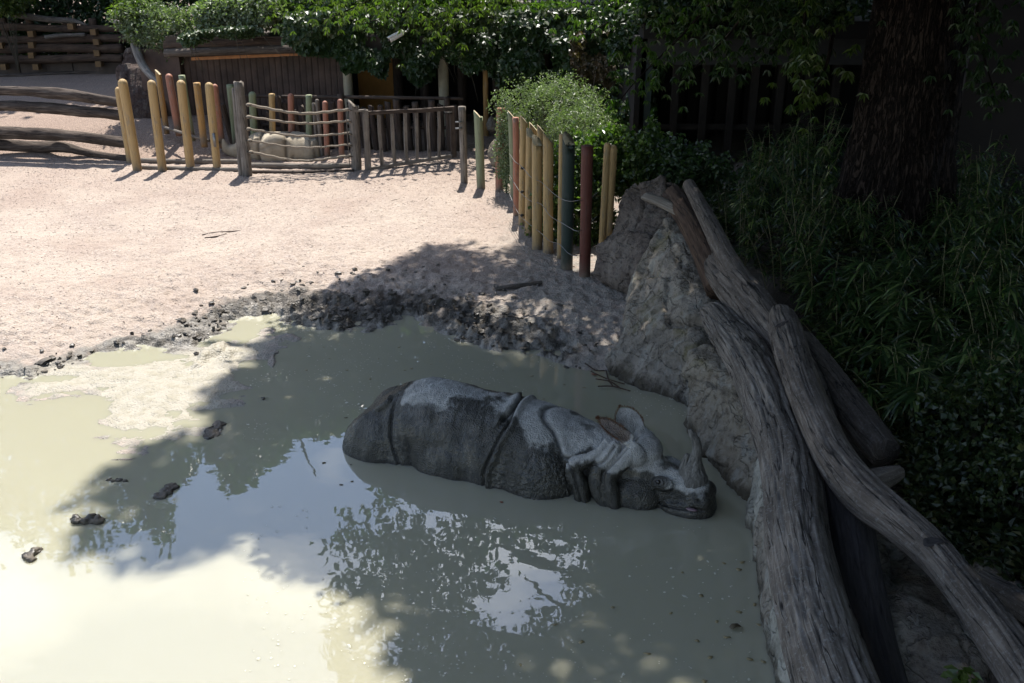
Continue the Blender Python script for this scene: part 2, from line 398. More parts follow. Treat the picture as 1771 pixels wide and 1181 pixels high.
def terrain(x, y, fine=True):
    x = np.asarray(x, float); y = np.asarray(y, float); s = np.where(inpoly(x, y, WATER), -1, 1)*segdist(x, y, WATER)
    p3 = np.stack([x, y, np.zeros_like(x)], -1)
    wob = .16*fbm(p3*1.3, 3, 3)+.08*fbm(p3*4.5, 2, 31)
    sd = s+wob*np.exp(-np.abs(s)*1.2)
    z = np.where(sd > 0, .015+.10*np.minimum(sd, 1.3), np.maximum(sd*.35, -.45))
    z = z+.05*fbm(p3*.35, 2, 11)*sstep(.5, 3, sd)
    # paddock is flat; the far left climbs to the log wall
    z = z+sstep(20.6, 27.0, y)*sstep(-6.3, -9.0, x)*.25+sstep(19.9, 22.3, y)*sstep(-5.0, -7.0, x)*.42
    # planted bank to the right of the rocks
    xr = np.interp(y, [4, 5.2, 7.2, 8.8, 10.2, 13, 16, 20], [1.6, 1.8, 1.75, 1.9, 1.55, 2.2, 3.0, 3.4])
    xr = xr+.45*sstep(10.4, 9.4, y); rt = sstep(.25, 1.5, x-xr); z = z*(1-rt)+rt*(.42+.05*(x-xr).clip(0, 8)+.06*fbm(p3*.9, 3, 21))
    wide = sstep(-5.0, -2.6, x)*sstep(1.4, .3, x); sig = .26+.55*wide; mud = np.exp(-(np.maximum(sd-.05, 0)/sig)**2)*sstep(-.6, .05, sd)*(.6+.4*sstep(-.35, .15, fbm(p3*1.1, 2, 37)+.35*wide))
    mud = mud*sstep(10.1, 10.7, y+.0*x+np.where(x < .6, 3, 0))
    mud = mud*(1-rt)
    if fine:
        lump = ridged(p3*np.array([3.6, 5.4, 1]), 4, 41)               # churned mud is widest near the middle of the shore
        z = z+mud*(.022+.050*wide)*(lump-.1)*sstep(-.5, .0, sd)+mud*.03*fbm(p3*14, 2, 51)
        z = z+(1-rt)*sstep(.3, 1.2, sd)*(.011*fbm(p3*5, 3, 61)+.008*fbm(p3*16, 2, 71))
        z = z+(1-rt)*sstep(.1, .5, sd)*sstep(3.4, .8, sd)*.020*ridged(p3*np.array([6, 9, 1]), 3, 83)
    # low mud bar and islets in the pond
    sb = np.where(inpoly(x, y, BAR), 1, -1)*segdist(x, y, BAR)+.10*fbm(p3*3, 3, 91)
    zb = .000+.016*np.clip(sb/.45, -1.5, 1)+.020*fbm(p3*np.array([3, 5, 1]), 4, 95)+.004*fbm(p3*30, 2, 96)
    z = np.where(sb > -.25, np.maximum(z, zb), z)
    for q, isl in enumerate(ISLES):
        si = np.where(inpoly(x, y, isl), 1, -1)*segdist(x, y, isl)+.04*fbm(p3*7, 2, 97)
        z = np.where(si > -.12, np.maximum(z, np.clip(si*.9, -.2, .07)+.03*ridged(p3*9, 3, 99)*(si > -.05)), z)
    barm = sstep(-.1, .1, sb)
    return z, sd, mud, barm
def gz(x, y): return float(terrain(np.array([x]), np.array([y]), False)[0][0])
def G(px, py):       # ground point seen at a photo pixel
    z = .1
    for _ in range(5):
        p = P(px, py, z); z = gz(p[0], p[1])
    return P(px, py, z)
def spaced(knots):
    out = []
    for (a, b, st) in knots: out += list(np.arange(a, b, st))
    return np.array(out+[knots[-1][1]])
gx = spaced([(-400, -60, 60), (-60, -20, 4), (-20, -9, .45), (-9, -6.6, .07), (-6.6, 2.6, .026), (2.6, 6, .12), (6, 16, .45), (16, 60, 4), (60, 400, 60)])
gy = spaced([(-200, -20, 30), (-20, 0, 1.5), (0, 4.6, .2), (4.6, 7.6, .05), (7.6, 14.6, .028), (14.6, 21, .055), (21, 28, .12), (28, 60, 2), (60, 500, 60)])
X, Y = np.meshgrid(gx, gy); Z, SDm, MUD, BARm = terrain(X, Y)
V = np.stack([X, Y, Z], -1).reshape(-1, 3); nx = len(gx); ny = len(gy)
i = (np.arange(ny-1)[:, None]*nx+np.arange(nx-1)[None]).ravel(); Fg = np.stack([i, i+1, i+nx+1, i+nx], 1)
m = NT('ground_sand'); ob = m.coord('Object')
mud = m.attr('mud'); bar = m.attr('bar'); bank = m.attr('bank')
n1 = m.noise(ob, 1.1, 5, .6); n2 = m.noise(ob, 30, 4, .7); n3 = m.noise(ob, 7, 5, .65); pe = m.vor(ob, 42)
sand = m.ramp(n2, [(.3, (.27, .21, .17)), (.5, (.44, .36, .305)), (.7, (.58, .495, .43))])
sand = m.mix(m.rng(n1, .38, .62, 0, .65), sand, (.53, .45, .375)); sand = m.mix(m.rng(m.noise(m.coord('Object', (1, 1.9, 1)), 26, 3, .7), .60, .66, 0, .6), sand, (.13, .095, .075)); sand = m.mix(m.rng(m.noise(ob, .5, 4, .6), .52, .66, 0, .45), sand, (.36, .27, .22)); sand = m.mix(m.rng(m.noise(ob, 15, 3, .7), .58, .66, 0, .5), sand, (.24, .18, .14))
sand = m.mix(m.rng(n3, .56, .68, 0, .35), sand, (.30, .235, .19))
chips = m.mix(m.rng(m.noise(ob, 55, 3, .7), .35, .65), (.16, .105, .08), (.50, .37, .29))
sand = m.mix(m.math('MULTIPLY', m.attr('chips'), .85), sand, chips)
wet = m.mix(m.rng(n3, .35, .6), (.032, .027, .020), (.12, .10, .078))
pale = m.mix(m.rng(n2, .3, .7), (.24, .22, .19), (.42, .39, .34))
wetf = m.rng(m.math('ADD', mud, m.math('MULTIPLY', m.math('SUBTRACT', n3, .5), .9)), .34, .62)
col = m.mix(wetf, sand, wet)
col = m.mix(m.math('MULTIPLY', m.attr('paleband'), m.rng(n3, .40, .56, .15, .95)), col, pale)
col = m.mix(bar, col, m.mix(m.rng(n3, .45, .62), (.46, .42, .34), (.38, .345, .26)))
col = m.mix(bank, col, m.mix(n3, (.03, .022, .015), (.07, .05, .035)))
rough = m.rng(m.math('MAXIMUM', m.math('MULTIPLY', wetf, m.rng(n3, .4, .6, .6, 1)), bar), 0, 1, .95, .42)
h = m.math('ADD', m.math('MULTIPLY', n2, .8), m.math('MULTIPLY', pe, .5))
GROUND_MAT = m.fin(col, rough, m.bump(h, .9, .02, m.bump(n3, .7, .05)), spec=.35)
xr_ = np.interp(V[:, 1], [4, 5.2, 7.2, 8.8, 10.2, 13, 16, 20], [1.6, 1.8, 1.75, 1.9, 1.55, 2.2, 3.0, 3.4])
chips = (sstep(19.6, 20.4, V[:, 1])+.45*sstep(15, 19, V[:, 1])).clip(0, 1)+sstep(-1.5, .6, V[:, 0]-.0)*sstep(12.5, 14, V[:, 1])*.6
paleb = np.maximum(sstep(.25, -.15, SDm.ravel()), sstep(-.6, .4, V[:, 0])*.8)
paleb = np.maximum(paleb, MUD.ravel()*sstep(-3.0, -4.6, V[:, 0]))
ground = mk('ground', V, Fg, GROUND_MAT, origin=(0, 0, 0), attrs={'mud': MUD.ravel(), 'bar': BARm.ravel(), 'bank': sstep(.5, 1.6, V[:, 0]-xr_), 'chips': chips.clip(0, 1), 'paleband': paleb})
props(ground, 'pale sandy paddock ground with churned wet mud along the pond edge', kind='structure')

# ------------------------------------------------------------------ pond water
m = NT('muddy_water'); ob = m.coord('Object')
st = m.n('Mapping'); m.set(st.inputs['Vector'], ob); st.inputs['Scale'].default_value = (1, 1.6, 1)
r1 = m.noise(st.outputs['Vector'], 2.2, 2, .5); r2 = m.noise(st.outputs['Vector'], 9, 2, .5)
patch = m.noise(ob, .45, 2, .5)
hh = m.math('ADD', m.math('MULTIPLY', r1, 1.0), m.math('MULTIPLY', m.math('MULTIPLY', r2, .09), m.rng(patch, .45, .6)))
c = m.mix(m.noise(ob, .8, 3, .5), (.445, .425, .315), (.475, .46, .345))
m.fin(c, 0.0, m.bump(hh, .022, .05), spec=.5, **{'IOR': 1.9})
m.b.inputs['Subsurface Weight'].default_value = 1.0; m.b.inputs['Subsurface Scale'].default_value = .14
m.b.inputs['Subsurface Radius'].default_value = (1.0, .95, .75)
try: m.b.subsurface_method = 'RANDOM_WALK'
except Exception: pass
wx = np.linspace(-26, 4.5, 40); wy = np.linspace(-12, 14.5, 40); WX, WY = np.meshgrid(wx, wy)
Vw = np.stack([WX, WY, 0*WX], -1).reshape(-1, 3); i = (np.arange(39)[:, None]*40+np.arange(39)[None]).ravel()
water = mk('pond_water', Vw, np.stack([i, i+1, i+41, i+40], 1), m.m, origin=(0, 0, 0))
props(water, 'still opaque olive green muddy pond reflecting trees and sky', kind='structure')
# ------------------------------------------------------------------ big rhinoceros wallowing in the pond
RF = np.array([math.cos(math.radians(-20)), math.sin(math.radians(-20)), 0]); RL = np.array([-RF[1], RF[0], 0]); RU = np.array([0, 0, 1.0])
RO = RF*-2.6+RL*7.75                                           # rhino frame: X forward, Y to its left (away from us), Z up from the water
def r2w(p): p = np.asarray(p, float); return RO+p[..., 0:1]*RF+p[..., 1:2]*RL+p[..., 2:3]*RU
def w2r(p): q = np.asarray(p)-RO; return np.stack([q@RF, q@RL, q@RU], -1)
def RP(x, y, Yl):                                              # photo pixel on the plane Y = Yl of the rhino frame
    d = ray(x, y); c = EYE-RO; t = (Yl-c@RL)/(d@RL); return w2r(EYE+t*d)
def loft(st, seg=40, e=2.3, zc0=-.05):
    """stations (X, Ycentre, half width, z top, z bottom)"""
    st = resample([(s[0], s[1], s[2], s[3], s[4]) for s in st], 40)
    V = []; a = np.linspace(0, 2*np.pi, seg+1)[:-1]; c, s = np.cos(a), np.sin(a)
    for X_, Yc, hw, zt, zb in st:
        zm = zb+(zt-zb)*.42; sy = np.sign(c)*np.abs(c)**(2/e); sz = np.sign(s)*np.abs(s)**(2/e)
        V.append(np.stack([np.full(seg, X_), Yc+hw*sy, np.where(sz > 0, zm+(zt-zm)*sz, zm+(zm-zb)*sz)], -1))
    V = np.vstack(V); n = len(st); Fq = [(i*seg+j, i*seg+(j+1) % seg, (i+1)*seg+(j+1) % seg, (i+1)*seg+j) for i in range(n-1) for j in range(seg)]
    Fq.append(tuple(range(seg))[::-1]); Fq.append(tuple((n-1)*seg+j for j in range(seg)))
    return V, Fq
def rt(pts):   # tube along rhino-frame points with radius
    v, f, _ = tube(resample(pts, 24), 12); return v, f
def ear(base, tip, openn, wid, thick=.022, cup=.55):
    base = np.array(base); tip = np.array(tip); A = tip-base; L = np.linalg.norm(A); A /= L
    Nn = np.array(openn, float); Nn -= A*(Nn@A); Nn /= np.linalg.norm(Nn); Bn = np.cross(A, Nn)
    U, Vv = 15, 13; F_ = []; B_ = []
    for iu in range(U):
        u = iu/(U-1); wd = wid*(.38+.62*math.sin(math.pi*min(1, u*.95+.10))**.7)*(1 if u < .8 else math.sqrt(max(0, 1-((u-.8)/.2)**2))*.96+.04)
        for iv in range(Vv):
            v = iv/(Vv-1)*2-1
            ang = v*1.25*(1-.45*u)
            p = base+A*L*u+Bn*wd*math.sin(ang)/math.sin(1.25*(1-.45*u))+Nn*(-math.cos(ang)*wd*cup+wd*cup)
            nn = Nn*math.cos(ang)-Bn*math.sin(ang)
            F_.append(p); B_.append(p-nn*thick)
    V = np.array(F_+B_); o = U*Vv; q = []
    for iu in range(U-1):
        for iv in range(Vv-1):
            a = iu*Vv+iv; q.append((a, a+1, a+Vv+1, a+Vv)); q.append((o+a, o+a+Vv, o+a+Vv+1, o+a+1))
    rim = [iv for iv in range(Vv)]+[iu*Vv+Vv-1 for iu in range(1, U)]+[(U-1)*Vv+iv for iv in range(Vv-2, -1, -1)]+[iu*Vv for iu in range(U-2, 0, -1)]
    for k in range(len(rim)):
        a, b = rim[k], rim[(k+1) % len(rim)]; q.append((a, o+a, o+b, b))
    edge = [np.array(F_[iu*Vv]) for iu in range(4, U)]+[np.array(F_[(U-1)*Vv+iv]) for iv in range(Vv)]+[np.array(F_[iu*Vv+Vv-1]) for iu in range(U-1, 3, -1)]
    return (V, q), np.array(edge), A
trunk = loft([(-1.90, 0, .10, .02, -.18), (-1.86, 0, .20, .12, -.3), (-1.76, 0, .33, .25, -.45), (-1.6, 0, .43, .40, -.55), (-1.37, 0, .49, .555, -.6), (-1.09, 0, .49, .66, -.6), (-.82, 0, .50, .655, -.6),
    (-.52, 0, .53, .61, -.6), (-.2, 0, .55, .60, -.6), (.11, 0, .53, .575, -.6), (.35, 0, .46, .52, -.58), (.55, -.02, .38, .485, -.5), (.80, -.06, .32, .455, -.4), (.98, -.10, .26, .42, -.35)])
head = loft([(.70, -.06, .22, .36, -.35), (.86, -.09, .27, .44, -.34), (.98, -.11, .26, .485, -.32), (1.08, -.13, .235, .485, -.30), (1.18, -.15, .205, .42, -.28), (1.30, -.18, .185, .345, -.25), (1.42, -.20, .175, .315, -.2),
    (1.54, -.22, .18, .31, -.17), (1.64, -.24, .175, .265, -.15), (1.71, -.25, .14, .18, -.12), (1.745, -.26, .07, .09, -.06)], e=2.2)
sol = [trunk, head]
for sg in (-1, 1):
    sol.append(ellipsoid((-1.50, sg*.27, -.06), (.37, .27, .47)))          # thigh
    sol.append(ellipsoid((.13, sg*.30, -.06), (.40, .31, .48)))            # shoulder plate
    sol.append(ellipsoid((-.72, sg*.20, -.08), (.58, .36, .52)))           # barrel
    sol.append(ellipsoid((1.06, -.13+sg*.14, .02), (.26, .20, .24)))       # cheek
    ye = -.17+sg*.185
    sol.append(ellipsoid((1.29, ye+sg*-.01, .235), (.10, .05, .07)))             # brow over the eye
    sol.append(ellipsoid((1.63, -.24+sg*.10, .13), (.10, .085, .09)))      # nostril pad
    sol.append(ellipsoid((1.50, -.23+sg*.12, .02), (.22, .10, .09)))       # lip
    sol.append(ellipsoid((1.02, -.12+sg*.16, .43), (.11, .08, .10)))       # ear root
sol.append(ellipsoid((1.09, -.13, .42), (.14, .16, .13)))                  # crown bump
# hanging folds of the neck on the near side, mirrored on the far one
def fold(pxs, ys, rs): return [tuple(RP(x, y, yy))+(r,) for (x, y), yy, r in zip(pxs, ys, rs)]
folds = [fold([(1052, 762), (1036, 786), (1014, 797), (994, 806), (993, 822), (1003, 840), (1008, 876)], [-.26, -.34, -.385, -.41, -.435, -.445, -.45], [.04, .05, .06, .065, .068, .068, .07]),
         fold([(1068, 766), (1056, 786), (1040, 804), (1033, 825), (1036, 848), (1048, 872)], [-.26, -.34, -.39, -.42, -.44, -.44], [.045, .06, .068, .07, .07, .07]),
         fold([(1102, 768), (1082, 794), (1062, 811), (1052, 828), (1057, 850), (1066, 884)], [-.26, -.34, -.38, -.42, -.45, -.45], [.05, .062, .07, .072, .07, .07])]
for fo in folds:
    sol.append(rt(fo)); sol.append(rt([(x, -.13-(y+.13), z, r) for x, y, z, r in fo]))
(e1, edge1, A1), (e2, edge2, A2) = ear(RP(1092, 762, -.28), RP(1036, 724, -.24), (.45, -.75, .3), .050), ear(RP(1100, 754, -.02), RP(1073, 704, .04), (.45, -.85, .35), .112)
sol += [e1, e2]
sol.append(rt([(-1.40, -.14, .50, .045), tuple(RP(668, 699, -.24))+(.038,), tuple(RP(652, 709, -.26))+(.032,), tuple(RP(636, 716, -.28))+(.024,), tuple(RP(630, 719, -.29))+(.014,)]))   # tail
W, Fr = remeshed(sol, .0105, 5)
Wn = vnormals(W, Fr)
bvh = BVHTree.FromPolygons([Vector(v) for v in r2w(W)], Fr)
def hit(x, y, back=-.4):
    d = Vector(ray(x, y)).normalized(); h_ = bvh.ray_cast(Vector(EYE), d)
    return w2r(np.array(h_[0])) if h_[0] is not None else RP(x, y, back)
def path(pxs, n=40): return resample([hit(*p) for p in pxs], n)
def pdist(Pt, line, dims=(0, 1, 2)):
    d = np.full(len(Pt), 9.0); best = np.zeros(len(Pt), int)
    L = line[:, dims]; q = Pt[:, dims]
    for i in range(len(L)-1):
        a, b = L[i], L[i+1]; ab = b-a; t = np.clip(((q-a)@ab)/(ab@ab+1e-12), 0, 1); dd = np.linalg.norm(q-a-t[:, None]*ab, axis=1)
        k = dd < d; d[k] = dd[k]; best[k] = i
    return d, best
def sgn(Pt, line, best):   # + on the forward side in the XZ plane
    a = line[best]; b = line[np.minimum(best+1, len(line)-1)]
    return np.sign((b[:, 0]-a[:, 0])*(Pt[:, 2]-a[:, 2])-(b[:, 2]-a[:, 2])*(Pt[:, 0]-a[:, 0]))
disp = np.zeros(len(W)); DARK = np.zeros(len(W))  # DARK: shade in folds, mouth, nostril and round the eye, painted into the skin
def groove(pxs, depth, wid, lip, lipw, dims=(0, 2), ext=True, mask=None):
    global disp
    ln = path(pxs)
    if ext: ln = np.vstack([ln[0]+(ln[0]-ln[2])*3, ln, ln[-1]+(ln[-1]-ln[-3])*6])
    d, b = pdist(W, ln, dims); s_ = sgn(W, ln, b)
    x = -depth*np.exp(-(d/wid)**2)+lip*np.exp(-((d-lipw)/lipw)**2)*(s_ > 0)
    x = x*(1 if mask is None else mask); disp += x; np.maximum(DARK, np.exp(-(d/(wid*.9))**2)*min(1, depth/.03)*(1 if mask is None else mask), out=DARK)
trunkm = sstep(.95, .75, W[:, 0])
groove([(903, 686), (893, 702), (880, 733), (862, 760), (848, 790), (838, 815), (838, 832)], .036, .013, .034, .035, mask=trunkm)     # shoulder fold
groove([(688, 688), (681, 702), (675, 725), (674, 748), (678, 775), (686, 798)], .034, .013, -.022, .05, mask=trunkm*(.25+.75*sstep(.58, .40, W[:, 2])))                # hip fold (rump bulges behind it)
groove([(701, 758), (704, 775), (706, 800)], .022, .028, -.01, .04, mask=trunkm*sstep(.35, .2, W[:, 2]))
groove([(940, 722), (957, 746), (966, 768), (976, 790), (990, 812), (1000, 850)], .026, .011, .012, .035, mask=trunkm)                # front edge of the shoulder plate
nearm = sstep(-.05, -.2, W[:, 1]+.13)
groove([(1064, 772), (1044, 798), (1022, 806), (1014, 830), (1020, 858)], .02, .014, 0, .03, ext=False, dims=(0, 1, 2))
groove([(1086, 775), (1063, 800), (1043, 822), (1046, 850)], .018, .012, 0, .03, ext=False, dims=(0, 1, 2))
# mouth, nostril, eye
EYEp = hit(1138, 834)
for sg in (-1, 1):
    Wm = W.copy()
    if sg > 0: Wm[:, 1] = -.36-Wm[:, 1]
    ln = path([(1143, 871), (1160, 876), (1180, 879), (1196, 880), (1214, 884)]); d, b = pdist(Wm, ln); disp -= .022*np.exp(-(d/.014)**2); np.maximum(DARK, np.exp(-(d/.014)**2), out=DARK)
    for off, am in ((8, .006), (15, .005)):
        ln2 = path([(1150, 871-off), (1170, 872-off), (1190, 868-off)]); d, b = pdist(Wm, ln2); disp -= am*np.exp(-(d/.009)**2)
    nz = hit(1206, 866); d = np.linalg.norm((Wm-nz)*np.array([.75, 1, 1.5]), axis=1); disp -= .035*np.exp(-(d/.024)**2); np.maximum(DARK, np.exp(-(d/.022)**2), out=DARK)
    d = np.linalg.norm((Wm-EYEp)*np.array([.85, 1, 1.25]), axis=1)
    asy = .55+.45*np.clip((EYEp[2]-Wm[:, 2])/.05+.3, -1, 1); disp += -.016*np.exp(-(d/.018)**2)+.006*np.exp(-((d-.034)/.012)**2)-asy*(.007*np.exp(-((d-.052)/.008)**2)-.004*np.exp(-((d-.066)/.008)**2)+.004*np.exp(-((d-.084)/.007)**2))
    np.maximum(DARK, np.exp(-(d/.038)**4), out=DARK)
# skin relief: knobbly plates on shoulder and thigh, finer grain elsewhere, wrinkles round muzzle
d1, d2 = worley(W*np.array([27, 27, 27]), 3)
plate = sstep(-.32, -.22, W[:, 0])*sstep(.62, .5, W[:, 0])*sstep(.42, .3, W[:, 2]); thigh = sstep(-1.18, -1.34, W[:, 0])*.35+sstep(-1.34, -1.25, W[:, 0])*sstep(-1.0, -1.15, W[:, 0])*.5
disp += (plate*.011+thigh*.007)*(1-(d1/.55).clip(0, 1)**2)
f1, f2 = worley(W*52, 9); disp += .0034*(1-(f1/.6).clip(0, 1)**2)*sstep(.9, .6, W[:, 0])
headm = sstep(.95, 1.15, W[:, 0]); wr = fbm(np.stack([W[:, 0]*9, W[:, 1]*9, W[:, 2]*42-W[:, 0]*20], -1), 2, 13); disp += headm*.004*(-np.exp(-(wr/.16)**2))*sstep(.45, .3, W[:, 2])
nk = sstep(.45, .6, W[:, 0])*sstep(1.05, .9, W[:, 0]); disp += nk*.006*fbm(W*np.array([16, 16, 8]), 2, 15)
barrel = sstep(-1.3, -1.1, W[:, 0])*sstep(-.2, -.4, W[:, 0]); wk = fbm(np.stack([W[:, 0]*15+W[:, 2]*3, W[:, 1]*3, W[:, 2]*4], -1), 3, 27); disp += barrel*(.006*wk+.007*np.cos(W[:, 0]*21+W[:, 2]*4)*sstep(.55, .35, W[:, 2])); wr2 = fbm(np.stack([W[:, 0]*30, W[:, 1]*8, W[:, 2]*8], -1), 2, 29); disp -= .0035*np.exp(-(wr2/.12)**2)*sstep(1.0, .6, W[:, 0])
disp += .010*fbm(W*2.4, 2, 17)+.004*fbm(W*8, 2, 19)
W2 = W+Wn*disp[:, None]
# dried pale mud on the back; the flanks are wet and dark
bl = [hit(*p) for p in ((625, 735), (655, 712), (690, 690), (720, 694), (755, 704), (790, 692), (830, 700), (868, 706), (890, 728), (905, 755), (935, 776), (957, 770), (985, 796), (1012, 792), (1045, 812), (1090, 808), (1120, 815), (1150, 845), (1190, 852), (1222, 850))]
bl = sorted([(p[0], p[2]) for p in bl]); bx = np.array([p[0] for p in bl]); bz = np.array([p[1] for p in bl])
zl = np.interp(W[:, 0], bx, bz)+.25*sstep(-1.22, -1.42, W[:, 0])+.035*fbm(W*np.array([7, 7, 7]), 3, 23)
DRY = sstep(-.016, .020, W[:, 2]-zl+.012*fbm(W*30, 2, 24))*(1-.8*sstep(.62, .9, fbm(W*5.5, 3, 25)))*(.80+.20*sstep(-.3, .3, fbm(W*22, 3, 26)))
ear1 = pdist(W, np.array([RP(1078, 752, -.27), RP(1036, 724, -.24)]), (0, 1, 2))[0]; EARC = sstep(.075, .055, ear1)*sstep(0, .02, W[:, 2]-.40)
DRY *= 1-.9*sstep(.085, .06, np.linalg.norm((W-EYEp)*np.array([.8, 1, 1]), axis=1)); DRY *= 1-EARC
m = NT('rhino_skin'); ob = m.coord('Object'); dry = m.attr('dry'); dk = m.attr('dark'); er = m.attr('earc')
a = m.noise(ob, 60, 4, .7); b2 = m.noise(ob, 9, 5, .6); vv = m.vor(ob, 85)
wetc = m.mix(m.rng(b2, .35, .65), (.026, .025, .019), (.068, .063, .048)); dryc = m.mix(m.rng(b2, .3, .7), (.37, .365, .34), (.58, .57, .53))
dryc = m.mix(m.rng(a, .58, .72, 0, .5), dryc, (.17, .17, .16))
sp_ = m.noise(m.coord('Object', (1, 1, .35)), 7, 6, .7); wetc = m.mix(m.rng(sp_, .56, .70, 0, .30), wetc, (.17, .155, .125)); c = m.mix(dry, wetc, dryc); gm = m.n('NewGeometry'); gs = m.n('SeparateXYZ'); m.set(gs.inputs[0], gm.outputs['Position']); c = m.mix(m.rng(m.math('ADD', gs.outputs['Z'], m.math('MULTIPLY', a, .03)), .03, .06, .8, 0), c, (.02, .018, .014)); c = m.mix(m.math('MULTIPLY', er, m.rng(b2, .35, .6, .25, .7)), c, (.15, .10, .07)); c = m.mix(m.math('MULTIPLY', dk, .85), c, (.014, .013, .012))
SKIN = m.fin(c, m.rng(dry, 0, 1, .34, .85), m.bump(vv, .7, .014, m.bump(a, .4, .008)), spec=.4, **{'Coat Weight': m.math('MULTIPLY', m.rng(dry, 0, 1, 1, 0), m.rng(sp_, .40, .62, .02, .42)), 'Coat Roughness': .12})
rhino = thing('rhinoceros', 'large grey rhinoceros lying half sunk in the muddy pond with dried mud on its back', 'rhinoceros', r2w(np.array([0, 0, 0.])))
body = mk('body', r2w(W2), Fr, SKIN, rhino, attrs={'dry': DRY, 'dark': DARK, 'earc': EARC})
bvh2 = BVHTree.FromPolygons([Vector(v) for v in r2w(W2)], Fr)
# horn
hm = NT('horn'); ob = hm.coord('Object', (26, 26, 5)); g = hm.noise(ob, 2.2, 6, .65, .5); hc = hm.ramp(g, [(.3, (.05, .047, .04)), (.5, (.17, .16, .14)), (.7, (.33, .32, .29))])
HORN = hm.fin(hc, .8, hm.bump(g, 1.0, .02))
def hornpart(pxs, rs, seg, seed):
    pts = [tuple(RP(x, y, -.215))+(r,) for (x, y), r in zip(pxs, rs)]; pts = resample(pts, 40)
    v, f, _ = tube(pts, seg); r = w = v
    cx = np.array([np.interp(v[:, 2], pts[:, 2], pts[:, k]) for k in (0, 1)]).T
    a_ = np.arctan2(v[:, 1]-cx[:, 1], v[:, 0]-cx[:, 0]); gr = 1-.15*np.abs(vnoise(np.stack([np.cos(a_)*3.1, np.sin(a_)*3.1, v[:, 2]*5], -1), seed))-.10*np.clip(vnoise(v*np.array([30, 30, 9]), seed+3), 0, 1)
    v[:, :2] = cx+(v[:, :2]-cx)*gr[:, None]; return v, f
hv, hf = merge([hornpart([(1200, 832), (1200, 812), (1203, 795), (1206, 776), (1203, 760), (1196, 750), (1193, 743)], [.13, .102, .062, .044, .036, .030, .018], 64, 5),
                hornpart([(1183, 822), (1184, 806), (1187, 792), (1190, 786)], [.06, .044, .032, .022], 28, 8), hornpart([(1192, 815), (1194, 800), (1195, 788)], [.06, .042, .020], 28, 9)])
mk('horn', r2w(hv), hf, HORN, rhino)
em = NT('eye'); EYEM = em.fin((.008, .006, .005), .2)
for sg in (-1, 1):
    c = EYEp.copy(); c[1] += .012
    if sg > 0: c[1] = -.36-c[1]
    v, f = ellipsoid(c, (.025, .022, .021), 16, 10); mk('eye', r2w(v), f, EYEM, rhino)
lv, lf = ellipsoid(hit(1196, 882)+np.array([0, .008, 0]), (.05, .02, .012), 16, 10); mk('lip', r2w(lv), lf, NT('lip').fin((.20, .13, .15), .3), rhino)['label'] = 'pale pink wet inner lip'
# rusty hair on the ear rims
def fringe(edge, A, n, L, out):
    idx = rng.uniform(0, len(edge)-1.01, n); i0 = idx.astype(int); p = edge[i0]+(edge[i0+1]-edge[i0])*(idx-i0)[:, None]
    c0 = edge.mean(0)-A*.05; D = (p-c0); D /= np.linalg.norm(D, axis=1)[:, None]; D = D+.45*rng.normal(size=(n, 3))+A*.3+np.array(out)
    D /= np.linalg.norm(D, axis=1)[:, None]; U = rdir(n)
    return leafmesh(p, D, U, L*rng.uniform(.3, 1.2, n), .0011, .2)
HAIR = NT('ear_hair').fin((.17, .075, .03), .6)
for ed, A, hl in ((edge1, A1, .034), (edge2, A2, .024)):
    v, f = fringe(ed, A, 900, hl, (0, 0, 0)); mk('ear_hair', r2w(v), f, HAIR, rhino)

# ------------------------------------------------------------------ second rhinoceros asleep behind the rope barrier
YB = 20.35
def BP(x, y, dy=0.0): return Q(x, y, YB+dy)
def loftw(st, depth, seg=32):
    """stations (px, top py, bottom py, half depth factor) in the plane Y=YB"""
    st = resample([tuple(BP(s[0], s[1])[[0, 2]])+(BP(s[0], s[2])[2], s[3]) for s in st], 30); V = []; a = np.linspace(0, 2*np.pi, seg+1)[:-1]; c, s = np.cos(a), np.sin(a)
    for x, zt, zb, hd in st:
        V.append(np.stack([np.full(seg, x), YB+hd*np.sign(c)*np.abs(c)**.85, (zt+zb)/2+(zt-zb)/2*np.sign(s)*np.abs(s)**.9], -1))
    V = np.vstack(V); n = len(st); Fq = [(i*seg+j, (i+1)*seg+j, (i+1)*seg+(j+1) % seg, i*seg+(j+1) % seg) for i in range(n-1) for j in range(seg)]
    Fq.append(tuple(range(seg))); Fq.append(tuple((n-1)*seg+j for j in range(seg))[::-1]); return V, Fq
b2 = [loftw([(556, 262, 272, .03), (553, 248, 279, .22), (543, 238, 284, .33), (527, 231, 286, .40), (505, 228, 288, .43), (480, 229, 288, .42), (462, 229, 287, .38), (447, 228, 284, .32), (434, 233, 281, .26), (423, 240, 278, .21)], 1),
      loftw([(440, 232, 280, .24), (425, 238, 278, .20), (414, 242, 276, .17), (404, 249, 272, .14), (395, 251, 268, .12), (388, 247, 265, .10), (384, 246, 262, .06)], 1)]
def bt(pts): v, f, _ = tube(resample([tuple(BP(x, y, dy))+(r,) for x, y, dy, r in pts], 10), 10); return v, f
b2 += [bt([(389, 250, 0, .06), (386, 243, 0, .035), (385.5, 238, 0, .010)]), bt([(413, 246, .08, .05), (413, 240, .1, .045), (411, 234, .1, .012)]), bt([(432, 247, -.16, .05), (438, 243, -.22, .045), (444, 238, -.25, .012)]),
       ellipsoid(BP(481, 262, -.30), (.37, .16, .36)), ellipsoid(BP(535, 264, -.18), (.24, .22, .30)), bt([(545, 240, -.15, .03), (551, 258, -.2, .03), (549, 270, -.22, .02)])]
Wb, Fb = remeshed(b2, .022, 3); Nb = vnormals(Wb, Fb); db = np.zeros(len(Wb)); dkb = db.copy()
